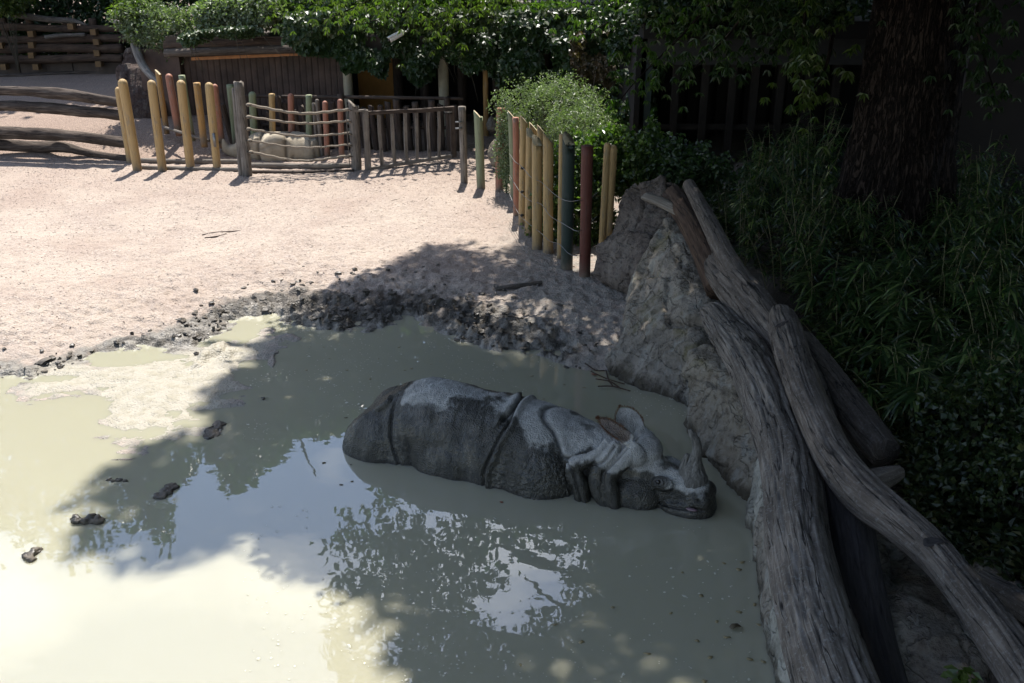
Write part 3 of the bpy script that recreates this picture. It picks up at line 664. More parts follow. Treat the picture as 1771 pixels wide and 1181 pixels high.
def pxo(Wv):  # photo pixel of world points
    q = Wv-EYE; d = q[:, 1]*math.cos(PITCH)-q[:, 2]*math.sin(PITCH); u = q[:, 1]*math.sin(PITCH)+q[:, 2]*math.cos(PITCH)
    return 885.5+FPX*q[:, 0]/d, 590.5-FPX*u/d
for ln, dp in (([(456, 229), (452, 245), (453, 262), (458, 282)], .035), ([(500, 228), (502, 245), (503, 265), (503, 285)], .035), ([(514, 262), (509, 285)], .02), ([(540, 238), (550, 255), (552, 270)], .02), ([(436, 250), (434, 268), (440, 282)], .03), ([(458, 252), (475, 243), (498, 240)], .012)):
    L3 = np.array([BP(*p) for p in ln]); d, _ = pdist(Wb, L3, (0, 2)); g_ = np.exp(-(d/.03)**2)*(Wb[:, 1] < YB+.3); db -= dp*g_; dkb = np.maximum(dkb, g_*dp/.035)
db += .006*fbm(Wb*6, 3, 3)
m = NT('dusty_skin'); ob = m.coord('Object'); n_ = m.noise(ob, 6, 5, .6)
c = m.mix(m.rng(n_, .3, .7), (.34, .28, .20), (.52, .45, .34)); c = m.mix(m.math('MULTIPLY', m.attr('dark'), .75), c, (.07, .05, .035))
calf = thing('rhinoceros', 'dusty tan rhinoceros asleep on its belly behind the rope barrier', 'rhinoceros', BP(490, 286))
mk('body', Wb+Nb*db[:, None], Fb, m.fin(c, .9, m.bump(m.noise(ob, 40, 3), .3, .01)), calf, attrs={'dark': dkb})
# ------------------------------------------------------------------ boulders walling the right side of the pond
def rock_mat(name, c1, c2, dark, mossy=0.0, pale=(.40, .39, .34), palef=.5, waterline=True):
    m = NT(name); ob = m.coord('Object'); st = m.coord('Object', (2.6, 2.6, .7))
    a = m.noise(ob, 3.0, 8, .62); b_ = m.noise(ob, 17, 6, .7); s = m.noise(st, 2.4, 6, .66, .5); v = m.vor(ob, 26)
    c = m.mix(m.rng(a, .35, .65), c1, c2); c = m.mix(m.rng(b_, .50, .66, 0, .75), c, dark)
    c = m.mix(m.math('MULTIPLY', m.rng(s, .52, .64), palef), c, pale)
    if mossy: c = m.mix(m.math('MULTIPLY', m.rng(m.noise(ob, 2.1, 4, .6), .56, .68), mossy), c, (.17, .15, .035))
    if waterline:
        g = m.n('NewGeometry'); sx = m.n('SeparateXYZ'); m.set(sx.inputs[0], g.outputs['Position'])
        zz = m.math('ADD', sx.outputs['Z'], m.math('MULTIPLY', m.math('SUBTRACT', s, .5), .5))
        c = m.mix(m.rng(zz, .03, .16, .8, 0), c, (.055, .045, .028))
    crk = m.math('ABSOLUTE', m.math('SUBTRACT', m.noise(ob, 2.4, 4, .5, .5), .5)); ck = m.rng(crk, 0, .012, 1, 0)
    c = m.mix(m.math('MULTIPLY', ck, .12), c, (.03, .024, .018))
    h = m.math('SUBTRACT', m.math('ADD', m.math('MULTIPLY', a, 1.2), m.math('MULTIPLY', b_, .5)), m.math('MULTIPLY', ck, .3))
    return m.fin(c, .9, m.bump(v, .25, .012, m.bump(h, 1.0, .07)), spec=.25)
def rock(name, pts, mat, label, voxel=.024, rough=.05, seed=0, cat='boulder', strat=0.0, it=2):
    pts = [np.asarray(p) for p in pts]; V, f = hull(pts); W, Fq = remeshed([(V, f)], voxel, it); N = vnormals(W, Fq)
    big = fbm(W*1.6+seed, 3, seed); rg = ridged(W*2.6+seed*2, 4, seed+3); fi = fbm(W*13, 3, seed+7)
    fc, fe = facets(W*np.array([1.8, 1.8, 1.4])+.15*np.stack([big, rg*.3, big], -1)+seed, seed, .55); fc2, fe2 = facets(W*np.array([6.5, 6.5, 5])+.2*rg[:, None]+seed, seed+9, .5)
    W = W+N*(rough*(.8*big+.25*(rg-.6)+1.5*fc+.22*fc2-.35*np.exp(-(fe/.04)**2)-.06*np.exp(-(fe2/.08)**2))+rough*.20*fi+strat*.03*vnoise(W*np.array([3, 3, 14]), seed+5))[:, None]
    o = mk(name, W, Fq, mat, origin=(float(np.mean([p[0] for p in pts])), float(np.mean([p[1] for p in pts])), float(min(p[2] for p in pts))))
    return props(o, label, cat)
RB = rock_mat('brown_rock', (.17, .132, .11), (.26, .215, .18), (.055, .043, .036), palef=.15)
RG = rock_mat('grey_rock', (.25, .215, .17), (.39, .345, .29), (.08, .066, .053), mossy=.5, palef=.7)
RO_ = rock_mat('ochre_rock', (.25, .205, .145), (.39, .345, .275), (.10, .07, .045), mossy=.6, palef=.6)
RD = rock_mat('dark_rock', (.19, .15, .115), (.36, .32, .27), (.07, .05, .036), palef=.4, waterline=False)
RW = rock_mat('pale_rock', (.36, .345, .29), (.56, .54, .47), (.14, .12, .09), palef=.6)
def base(x, y, z): p = P(x, y, 0.0); return np.array([p[0], p[1], z])
# back brown boulder behind the fence end
rock('boulder', [Q(1040, 425, 12.7), Q(1083, 335, 13.1), Q(1110, 312, 13.2), Q(1150, 316, 13.1), Q(1190, 350, 12.9), Q(1180, 420, 12.2), Q(1120, 470, 11.9), Q(1036, 470, 12.5), P(1070, 500, .0), P(1108, 524, .0), P(1030, 490, -.1)+np.array([.1, .2, 0]),
    np.array([1.5, 13.9, 0]), np.array([2.7, 13.9, 0]), np.array([2.6, 13.8, 1.1]), np.array([2.9, 12.6, 0]), np.array([2.2, 11.6, -.1])], RB, 'dark brown rough boulder standing beside the last fence posts', seed=3, rough=.07)
rock('boulder', [Q(1148, 378, 11.5), Q(1188, 378, 11.5), Q(1210, 425, 11.3), Q(1222, 492, 10.9), Q(1118, 440, 11.35), Q(1112, 480, 11.25), P(1112, 530, .55)*0+Q(1112, 530, 11.0), Q(1062, 612, 10.45), P(1050, 640, -.25), P(1085, 692, -.25), P(1135, 736, -.25), P(1180, 762, -.25), P(1056, 622, .12)*np.array([1, 1, 1]),
    Q(1200, 600, 9.6), Q(1235, 560, 9.9), np.array([2.6, 11.6, 0]), np.array([2.7, 10.2, .2]), np.array([2.5, 9.1, 0]), np.array([2.6, 10.6, .9])], RG, 'tall grey pyramid shaped boulder at the pond edge', seed=11, rough=.065)
rock('boulder', [Q(1190, 606, 9.3), Q(1236, 590, 9.45), Q(1188, 660, 9.1), P(1192, 756, -.25), P(1206, 814, -.25), P(1228, 878, -.25), P(1284, 925, -.25), Q(1236, 700, 8.9), Q(1284, 800, 7.95), Q(1290, 705, 8.35), Q(1306, 740, 8.0), Q(1308, 830, 7.55),
    np.array([2.5, 9.4, .2]), np.array([2.6, 8.2, .3]), np.array([2.4, 7.4, 0]), np.array([2.45, 8.2, .62])], RO_, 'ochre stained blocky boulder behind the rhinoceros horn', seed=23, rough=.06, strat=1)
# low pale stone edging below the big log
edge = [(1290, 760, .66), (1288, 905, .58), (1293, 960, .54), (1306, 1040, .52), (1321, 1110, .52), (1338, 1200, .50), (1368, 1350, .46)]
for k, (a, b_, lab, mt) in enumerate([(0, 2.2, 'upright pale stone slab between ochre boulder and big log', RW), (2.0, 3.9, 'low mossy edging stone beside the log above the leaf strewn water', RG), (3.7, 6, 'low pale edging stone in the bottom corner of the pond', RW)]):
    pts = []
    for t in (a, (a+b_)/2, b_):
        i0 = min(int(t), 5); u = t-i0; q = [edge[i0][c]*(1-u)+edge[i0+1][c]*u for c in range(3)]
        p = P(q[0]-(0 if t > .5 else -10), max(q[1], 880) if k == 0 and t < .5 else q[1], 0)
        if k == 0 and t == a: p = P(1300, 850, 0)
        top = np.array([p[0]+.06, p[1]+.05, q[2]*.78]); pts += [np.array([p[0], p[1], -.25]), top, top+np.array([.45, .1, 0.06]), np.array([p[0]+.75, p[1], -.2]), np.array([p[0]+.02, p[1], .12])]
    rock('edging_stone', pts, mt, lab, voxel=.022, rough=.04, seed=40+k*7, cat='stone')
rock('boulder', [P(1535, 1060, .5), Q(1560, 1010, 6.2), Q(1600, 975, 6.4), Q(1650, 990, 6.4), Q(1690, 1050, 6.1), Q(1720, 1120, 5.7), P(1700, 1200, .3), P(1560, 1200, .3), P(1520, 1110, .3), np.array([3.7, 6.6, .3]), np.array([2.6, 6.7, .3])], RD, 'brown boulder with a hollow lying under the forked log', seed=51, rough=.05)
rock('boulder', [P(1640, 1010, .4), P(1700, 960, .5), P(1771, 1000, .5), P(1790, 1060, .5), Q(1700, 955, 7.0), Q(1760, 985, 6.8), P(1700, 1060, .4)], RD, 'small dark boulder half hidden in bushes in the lower corner', seed=57, rough=.05, voxel=.03)

# ------------------------------------------------------------------ weathered logs lying over the boulders
GREY = wood_mat('weathered_wood', (.21, .18, .152), (.058, .048, .040), (.42, .385, .345), crack=1.0, lichen=.55)
GREYB = wood_mat('weathered_wood_brown', (.165, .136, .114), (.048, .039, .032), (.34, .30, .26), crack=.9, lichen=.35)
DARKSHADEW = wood_mat('dark_shaded_wood', (.045, .04, .04), (.02, .018, .018), (.08, .075, .075), crack=.6)  # shade of the lower fork branch put into the colour; also used for knots
BROWNW = wood_mat('brown_wood', (.10, .062, .042), (.045, .028, .02), (.19, .13, .09), crack=.9)
def wpath(pts, n=90):   # (px,py,z centre,width px)
    q = []
    for x, y, z, w_ in pts: p = P(x, y, z); q.append((*p, w_*mpp(p)/2))
    return resample(q, n)
def endcap_log(path, seg, seed, knobs, grooves, gfreq, dome=3):
    """log with a rounded, slightly hollow end instead of a flat disc"""
    r0 = path[0].copy(); d = path[0, :3]-path[1, :3]; d /= np.linalg.norm(d)
    pre = [np.r_[r0[:3]+d*r0[3]*.22*math.sin(t), r0[3]*(math.cos(t)*.35+.65)] for t in (1.5, 1.0, .5)]
    ctr = [np.r_[r0[:3]-d*r0[3]*.10, r0[3]*.05], np.r_[r0[:3]+d*r0[3]*.12, r0[3]*.42]]
    path = np.vstack(ctr+pre+[path]) if dome else path
    return tube(path, seg, True, knobs, .8, grooves, gfreq, seed)
def log(name, pts, mat, label, seed, seg=72, n=110, knobs=.09, grooves=.10, gfreq=4.2, parent=None, cat='log'):
    pth = wpath(pts, n); v, f, uv = tube(pth, seg, True, knobs, .8, grooves, gfreq, seed)
    if parent is not None: return mk(name, v, f, mat, parent, uv=uv)
    o = mk(name, v, f, mat, origin=pth[0, :3]-np.array([0, 0, pth[0, 3]]), uv=uv)
    return props(o, label, cat)
def knothole(p, nrm, r, parent, mat=DARKSHADEW):
    nrm = nrm/np.linalg.norm(nrm); a = np.cross(nrm, [0.2, 1, 0]); a /= np.linalg.norm(a); b_ = np.cross(nrm, a); V = []; n = 20
    for rr, h in ((1.9, -.25), (1.4, .22), (1.05, .25), (.8, .06), (.3, .02)):
        for k in range(n):
            t = 2*np.pi*k/n; q = 1+.15*math.sin(3*t+p[0]*9); V.append(p+(a*math.cos(t)+b_*math.sin(t)*.62)*r*rr*q+nrm*h*r*.5)
    f = [(i*n+j, i*n+(j+1) % n, (i+1)*n+(j+1) % n, (i+1)*n+j) for i in range(4) for j in range(n)]+[tuple(4*n+j for j in range(n))]
    mk('knot', V, f, mat, parent)
big = thing('log', 'thickest smooth grey log running from the boulders along the pond edge', 'log', P(1440, 1100, .5))
log('trunk', [(1222, 538, .98, 30), (1238, 548, .98, 52), (1262, 582, .96, 66), (1294, 626, .94, 78), (1322, 680, .92, 88), (1346, 745, .90, 96), (1368, 820, .88, 104), (1380, 928, .86, 112), (1404, 1043, .84, 128), (1444, 1175, .82, 150), (1525, 1390, .78, 180)], GREY, '', 3, parent=big, seg=110, n=200, grooves=.10, knobs=.09)
gn = thing('log', 'gnawed grey log with a broad pale upper end, passing under the forked log', 'log', P(1262, 486, .9))
log('trunk', [(1236, 452, 1.22, 30), (1244, 466, 1.22, 52), (1266, 490, 1.20, 64), (1300, 532, 1.14, 68), (1340, 585, 1.02, 68), (1385, 660, .9, 66), (1420, 730, .8, 60)], GREYB, '', 77, parent=gn, seg=80, n=110, grooves=.16, knobs=.12)
fork = thing('log', 'forked grey log lying right of the thickest log, reaching the lower corner', 'log', P(1500, 850, .8))
log('trunk', [(1348, 540, 1.28, 30), (1354, 554, 1.28, 50), (1364, 585, 1.27, 56), (1380, 640, 1.25, 60), (1412, 725, 1.18, 64), (1450, 800, 1.12, 72), (1498, 856, 1.08, 78), (1556, 902, 1.05, 70), (1620, 960, 1.02, 66), (1690, 1047, 1.0, 72), (1760, 1142, .98, 86), (1850, 1272, .95, 100)], GREYB, '', 9, parent=fork, seg=96, n=190, grooves=.11, knobs=.10)
log('branch', [(1440, 790, .98, 66), (1462, 860, .85, 74), (1476, 930, .72, 74), (1490, 1020, .6, 76), (1508, 1110, .5, 80), (1540, 1230, .45, 84)], DARKSHADEW, '', 14, parent=fork)['label'] = 'dark shaded lower branch'
log('stub', [(1505, 835, 1.10, 50), (1540, 822, 1.12, 34), (1556, 816, 1.12, 24)], GREYB, '', 19, parent=fork, n=30, seg=30)
for (x, y, r, own) in ((1352, 560, .034, fork), (1612, 936, .032, fork), (1262, 556, .030, big)):
    best = None
    for ch in own.children:
        if not ch.name.startswith(('trunk', 'stub', 'branch')): continue
        mw = world_loc(own); bt_ = BVHTree.FromPolygons([v.co+Vector(mw) for v in ch.data.vertices], [tuple(p.vertices) for p in ch.data.polygons]); h_ = bt_.ray_cast(Vector(EYE), Vector(ray(x, y)).normalized())
        if h_[0] is not None and (best is None or h_[3] < best[3]): best = h_
    if best is not None:
        nr = np.array(best[1]); nr = nr if nr@(EYE-np.array(best[0])) > 0 else -nr; knothole(np.array(best[0]), nr, r, own)
log('log', [(1192, 320, 1.75, 22), (1215, 362, 1.66, 27), (1240, 412, 1.52, 32), (1262, 455, 1.38, 38), (1290, 500, 1.25, 44)], GREYB, 'slender grey log leaning up past the brown boulder', 27, seg=40, n=80)
log('log', [(1165, 340, 1.5, 40), (1195, 385, 1.42, 42), (1222, 440, 1.2, 46), (1245, 500, 1.0, 50)], BROWNW, 'dark log wedged between brown boulder and slender log', 31, seg=40, n=60)
log('log', [(1385, 590, .95, 44), (1424, 640, .92, 50), (1468, 702, .88, 56), (1506, 752, .84, 60), (1530, 784, .82, 56)], GREYB, 'short grey log with a sawn dark end behind the forked log', 35, seg=48, n=80)
log('log', [(1690, 1000, .75, 36), (1740, 1030, .72, 46), (1800, 1068, .7, 56), (1900, 1140, .68, 60)], GREYB, 'log end crossing behind the forked log at the frame edge', 39, seg=40, n=60)
# split plank lying on the brown boulder
pl = [(1118, 340, 1.52, 26), (1150, 352, 1.50, 30), (1192, 374, 1.45, 30)]
pth = wpath(pl, 30); v, f, uv = tube(pth, 20, True, .06, 1.0, .12, 3, 4, oval=.55); 
props(mk('split_log', v, f, wood_mat('pale_split_wood', (.33, .29, .24), (.16, .13, .10), (.48, .44, .38)), origin=pth[0, :3], uv=uv), 'short pale split log lying on top of the brown boulder', 'log')
# ------------------------------------------------------------------ painted posts
YEL = paint_mat('yellow_paint', (.60, .40, .175)); PNK = paint_mat('pink_paint', (.46, .20, .13)); GRN = paint_mat('pale_green_paint', (.30, .34, .20)); ORG = paint_mat('ochre_paint', (.50, .29, .10))
DGR = paint_mat('dark_green_paint', (.032, .055, .045), (.07, .08, .07), .5); RED = paint_mat('red_brown_paint', (.15, .042, .028), (.2, .10, .08), .3); CUT = plain('sawn_wood', (.55, .46, .30), .8)
GRP = wood_mat('grey_post_wood', (.27, .235, .20), (.12, .10, .085), (.42, .38, .33), crack=.7)
PAL = wood_mat('palisade_wood', (.105, .078, .062), (.045, .032, .026), (.19, .145, .12), crack=.7)
IRON = plain('dark_iron', (.04, .035, .03), .6, .6); STEEL = plain('galvanised', (.30, .30, .30), .45, .8)
def postmesh(b, t, r, cut='dome', seed=0, seg=20, flat=1.0, ang=0.0, sink=.15):
    """b base point, t top point. cut: dome, flat, slantL (high on the left), slantR, front (slanted face turned to the viewer), rough"""
    b = np.asarray(b, float); t = np.asarray(t, float); d = t-b; L = np.linalg.norm(d); rows = 14
    C = [b-d/L*sink]+[b+d*k/rows for k in range(rows+1)]
    rr = [r]*(len(C))
    if cut == 'dome':
        C = C[:-1]+[t-d/L*r*1.0]+[t-d/L*r*(1-math.sin(a)) for a in (.35, .7, 1.05, 1.35)]; rr = [r]*(rows+2)+[r*math.cos(a) for a in (.35, .7, 1.05, 1.35)]
    path = np.c_[np.array(C), np.array(rr)]
    v, f, uv = tube(path, seg, True, .05, 1.2, 0, 3, seed)
    if cut != 'dome':
        top = slice(len(v)-2-seg, len(v)-2); q = v[top]; o = q-t
        if cut == 'slantL': z = -o[:, 0]*1.1
        elif cut == 'slantR': z = o[:, 0]*1.1
        elif cut == 'front': z = o[:, 1]*1.0+o[:, 0]*-.8
        elif cut == 'rough': z = .05*vnoise(q*14, seed)
        else: z = 0*o[:, 0]
        v[top, 2] = t[2]+z-np.max(np.abs(z))*.8; v[-1, 2] = np.mean(v[top, 2])
    # the path starts below ground; top ring is the last one
    return v, f, uv
def split_cap(v, f, seg):   # material index: 1 on the sawn top
    n = len(v); return [1 if (n-1) in q else 0 for q in f]
def post(name, bx, by, tx, ty, wpx, mat, label, group, cut='dome', seed=0, zb=None, mats=None, parent=None, cat='post'):
    b = G(bx, by) if zb is None else P(bx, by, zb); t = Q(tx, ty, b[1]); r = wpx*mpp(b)/2*.97
    v, f, uv = postmesh(b, t, r, cut, seed)
    if parent is not None: return mk(name, v, f, mat, parent, uv=uv)
    o = mk(name, v, f, None, origin=b, uv=uv, mats=[mat, CUT], midx=split_cap(v, f, 20) if cut in ('slantL', 'slantR', 'front') else None)
    return props(o, label, cat, group)
GF = 'front row of posts between the paddocks'
post('post', 226, 281, 204, 150, 13, YEL, 'yellow post right behind the leftmost front post, holding the log rails', GF, seed=1)
post('post', 238, 295, 211, 136, 16, YEL, 'leftmost yellow front post leaning left at the ends of the log rails', GF, seed=2)
post('post', 281, 295, 261, 138, 15, YEL, 'second yellow front post from the log rails, below the fallen branch', GF, seed=3)
post('post', 330, 293, 312, 138, 15, YEL, 'third yellow front post from the log rails', GF, seed=4)
p4 = post('post', 376, 294, 361, 142, 14, YEL, 'fourth yellow front post, nearest the sleeping rhinoceros head, with a small plaque', GF, seed=5)
b4 = np.array(p4.location); v, f = box(-.025, .025, -.012, .004, -.13, .13)
pq = Q(371, 242, b4[1]-.10); mk('plaque', v+pq, f, STEEL, p4)
post('post', 803, 315, 799, 184, 13, GRP, 'grey unpainted post right of the gate with gate catches', GF, cut='flat', seed=7)
post('post', 832, 325, 827, 192, 15, GRN, 'pale green post with a slanted top next to the grey catch post', GF, cut='slantL', seed=8)
pj = post('post', 864, 328, 866, 187, 15, PNK, 'pink post at the corner with round stones behind it', GF, cut='flat', seed=9)
GR = 'row of painted posts along the bushes'
post('post', 889, 345, 884, 192, 12, GRN, 'pale green post mostly hidden by the bush behind the pink one', GR, cut='slantL', seed=10)
post('post', 893, 372, 892, 203, 11, PNK, 'narrow pink post between the bush and the yellow posts', GR, cut='flat', seed=11)
post('post', 903, 389, 906, 200, 13, YEL, 'first yellow post of the cluster beside the narrow pink post', GR, cut='slantL', seed=12)
post('post', 925, 385, 922, 212, 13, YEL, 'yellow post showing only its tip behind the cluster', GR, cut='slantL', seed=13)
post('post', 936, 392, 935, 216, 13, YEL, 'pointed yellow post peeping out above the front cluster', GR, cut='slantL', seed=14)
post('post', 914, 407, 917, 223, 14, YEL, 'yellow post with oval sawn top and three wire rings', GR, cut='front', seed=15)
post('post', 929, 430, 929, 236, 18, YEL, 'thick yellow post with a large oval sawn top facing us', GR, cut='front', seed=16)
post('post', 948, 436, 948, 230, 18, YEL, 'stained yellow post overgrown by a climbing plant', GR, cut='slantL', seed=17)
post('post', 968, 446, 972, 232, 10, YEL, 'thin yellow post hidden behind the dark green one', GR, cut='flat', seed=18)
post('post', 980, 464, 984, 232, 22, DGR, 'dark green post with a bright slanted top', GR, cut='front', seed=19)
post('post', 1011, 479, 1016, 252, 20, RED, 'red brown post with a flat top at the end of the row', GR, cut='flat', seed=20)
ys = thing('split_post', 'two part yellow post leaning beside the dark brown boulder', 'post', G(1043, 452), GR)
for dx, w_, sd in ((-4, 12, 21), (6, 14, 22)):
    b = G(1043, 452); t = Q(1055+dx, 246 if dx < 0 else 250, b[1]); b2_ = b+np.array([dx*mpp(b), .02*dx/4, 0]); v, f, uv = postmesh(b2_, t, w_*mpp(b)/2, 'dome', sd); mk('half', v, f, YEL, ys, uv=uv)
# wires strung along that row
def wire(pts, r, mat, parent=None, name='wire', n=60):
    v, f, uv = tube(resample([(*p, r) for p in pts], n), 6); return (mk(name, v, f, mat, parent) if parent is not None else mk(name, v, f, mat, origin=pts[0]))
fw = thing('wire_fence', 'three thin wires with dark insulators stretched along the painted posts', 'wire', G(914, 407), None)
row = [(893, 372), (914, 407), (948, 436), (980, 464), (1011, 479), (1043, 458)]; rowp = [G(*p) for p in row]
for hgt in (.35, .72, 1.08):
    pts = []
    for k, p in enumerate(rowp):
        d = np.array([-.115, -.10, 0]); pts.append(p+d+np.array([0, 0, hgt+.04*math.sin(k*2+hgt*5)]))
        if k < len(rowp)-1: q = (p+rowp[k+1])/2+d; pts.append(q+np.array([0, 0, hgt-.03]))
    wire(pts, .0045, STEEL, fw)
    p = rowp[1]+np.array([-.10, -.09, hgt]); v, f = ellipsoid(p, (.03, .03, .022), 10, 6); mk('insulator', v, f, IRON, fw)
# ------------------------------------------------------------------ rope barrier
rb = thing('rope_barrier', 'barrier of five sagging ropes between two grey wooden posts in front of the sleeping rhinoceros', 'barrier', G(428, 303))
bE = G(428, 303); bF = G(617, 293)
v, f, uv = postmesh(bE, Q(412, 140, bE[1]), 17*mpp(bE)/2, 'rough', 31); mk('post', v, f, GRP, rb, uv=uv)
v, f, uv = postmesh(bE+np.array([-.13, .03, 0]), Q(405, 150, bE[1]+.03), 9*mpp(bE)/2, 'rough', 32); mk('side_batten', v, f, GRP, rb, uv=uv)
v, f, uv = postmesh(bF, Q(611, 174, bF[1]), 17*mpp(bF)/2, 'slantL', 33); mk('post', v, f, GRP, rb, uv=uv)
ROPE = NT('rope'); ov = ROPE.coord('UV', (30, 22, 1)); wv = ROPE.noise(ov, 3, 2); ROPEM = ROPE.fin(ROPE.mix(ROPE.rng(wv, .35, .65), (.20, .16, .12), (.42, .35, .27)), .9, ROPE.bump(wv, .8, .01))
for k, ((x0, y0), (xm, ym), (x1, y1), r) in enumerate([((430, 181), (520, 196), (606, 189), .026), ((430, 202), (520, 213), (606, 209), .022), ((430, 223), (520, 235), (606, 230), .020), ((432, 243), (520, 255), (606, 250), .018), ((434, 263), (520, 278), (606, 269), .024)]):
    YA, YC = bE[1]-.05, bF[1]-.05; n = 36; pts = [Q(x0, y0, YA), Q(xm, ym, (YA+YC)/2), Q(x1, y1, YC)]
    c_ = resample([(*p, r) for p in pts], n); c_[:, 2] += .006*np.sin(np.arange(n)*1.3+k); v, f, uv = tube(c_, 8); mk('rope', v, f, ROPEM, rb, uv=uv)
    for (x, y, yy) in ((x0, y0, YA), (x1, y1, YC)):
        p = Q(x, y, yy); v, f = ellipsoid(p, (.05, .045, .035), 8, 6); mk('knot', v, f, ROPEM, rb)
        v, f, _ = tube(resample([(*(p+np.array([-.06, -.05, .02])), .006), (*(p+np.array([0, -.07, 0])), .006), (*(p+np.array([.05, -.03, -.02])), .006)], 6), 6); mk('eye_bolt', v, f, IRON, rb)
v, f = box(bF[0]-.13, bF[0]-.115, bF[1]-.08, bF[1]-.06, Q(611, 185, bF[1])[2]-1.15, Q(611, 190, bF[1])[2]); mk('batten', v, f, GRP, rb)
# ------------------------------------------------------------------ gate
gt = thing('gate', 'half open wooden gate with dark top rail and pale upright bars', 'gate', G(640, 293))
b = G(637, 293); bR = np.array([*G(785, 272)[:2], gz(*G(785, 272)[:2])]); bR[1] = b[1]+.55
def gpt(x, y):   # point on the vertical plane of the gate
    d = ray(x, y); A = b[:2]; D = bR[:2]-b[:2]; nn = np.array([-D[1], D[0]]); t = ((A-EYE[:2])@nn)/(d[:2]@nn); return EYE+d*t
def bar(name, p0, p1, w_, dpt, mat, parent, seed=0, dark=None):
    p0 = np.array(p0); p1 = np.array(p1); d = p1-p0; L = np.linalg.norm(d); n = 12; D2 = np.array([*(bR[:2]-b[:2]), 0]); D2 /= np.linalg.norm(D2); dep = np.cross(d/L, D2 if abs(d[2]) > L*.6 else np.array([0, 0, 1.])); dep /= np.linalg.norm(dep); sd_v = np.cross(dep, d/L); V = []; uv = []
    for i in range(n+1):
        c = p0+d*i/n; wj = w_*(1+.08*vnoise(np.array([i*.5, seed, 0.]), 2)); bow = sd_v*.01*vnoise(np.array([i*.25, seed+5., 0.]), 3)
        for a, (sx, sy) in enumerate(((-1, -1), (-.85, -1.15), (.85, -1.15), (1, -1), (1, 1), (.85, 1.15), (-.85, 1.15), (-1, 1))):
            V.append(c+bow+sd_v*wj/2*sx*.95+dep*dpt/2*sy*.9); uv.append((a*w_/3+seed*.37, L*i/n))
    f = [(i*8+j, i*8+(j+1) % 8, (i+1)*8+(j+1) % 8, (i+1)*8+j) for i in range(n) for j in range(8)]+[tuple(range(8))[::-1], tuple(n*8+j for j in range(8))]
    return mk(name, V, f, mat, parent, uv=uv, smooth=False)
pm = mpp(b)
bar('hinge_post', gpt(637, 297), gpt(632.5, 190), 10*pm, .11, GRP, gt, 1)
bar('top_rail', gpt(634, 196.5), gpt(779, 187), 6.5*pm, .07, PAL, gt, 2); bar('bottom_rail', gpt(640, 291), gpt(782, 269), 6*pm, .07, GRP, gt, 3)
bar('end_stile', gpt(785, 272), gpt(781, 184), 9*pm, .09, PAL, gt, 4)
for k, (xt, xb) in enumerate(((654, 661), (677, 682), (700, 703), (719.5, 722), (740, 742), (758.5, 760))):
    u = (xt-634)/145; bar('bar', gpt(xb, 290-22*(xb-640)/142), gpt(xt, 196-9*u), (6.6-1.5*u)*pm, .05, GRP, gt, 10+k)
v, f = box(0, .16, -.02, .02, -.02, .02); mk('latch', v+gpt(770, 192)-np.array([.02, .09, .02]), f, IRON, gt)
bar('hinge_stub', gpt(612, 191), gpt(634, 191), 4*pm, .05, GRP, gt, 30)
for y in (211, 222): v, f = box(-.10, .02, -.015, .015, -.012, .012); mk('gate_catch', v+Q(797, y, G(803, 315)[1]-.08), f, STEEL, bpy.data.objects['post.005'])
# ------------------------------------------------------------------ second row of painted posts in front of the stable
GB = 'back row of painted posts before the stable'
names = {id(ORG): 'ochre', id(PNK): 'pink', id(GRN): 'pale green', id(YEL): 'yellow', id(GRP): 'grey'}
back = [(287, 219, 273, 121, 10, ORG, 'slantL', 'ochre back post right under the fallen branch'), (308, 222, 291, 127, 13, PNK, 'dome', 'first pink back post, tallest, beside the ochre post under the branch'),
    (331, 231, 314, 130, 11, GRN, 'flat', 'green back post seen behind the third yellow front post'), (352, 241, 340, 143, 12, ORG, 'flat', 'ochre back post standing free between two yellow front posts'),
    (383, 243, 371, 145, 11, PNK, 'dome', 'pink back post seen just behind the fourth yellow front post'), (408, 245, 398, 146, 13, GRN, 'flat', 'green back post left of the rope barrier'),
    (441, 260, 436, 158, 13, GRN, 'dome', 'round topped green back post seen through the left end of the ropes'), (472, 262, 470, 162, 11, YEL, 'flat', 'yellow back post above the sleeping rhinoceros'),
    (505, 264, 503, 161, 11, PNK, 'dome', 'pink back post above the middle of the sleeping rhinoceros'), (535, 266, 534, 164, 11, GRN, 'flat', 'green back post above the rump of the sleeping rhinoceros'),
    (549, 268, 542, 178, 6, GRP, 'rough', 'short thin grey back post beside the green one'), (557, 270, 548, 171, 7, GRP, 'dome', 'bent thin grey back post left of two dull pink posts'),
    (566, 271, 562, 174, 10, PNK, 'dome', 'dull pink back post with dark wood around it'), (591, 272, 588, 171, 10, PNK, 'dome', 'rightmost pink back post before the first cream column')]
for k, (bx, by, tx, ty, w_, mt, cut, lab) in enumerate(back):
    post('post', bx, by, tx, ty, w_, mt, lab, GB, cut=cut, seed=50+k)
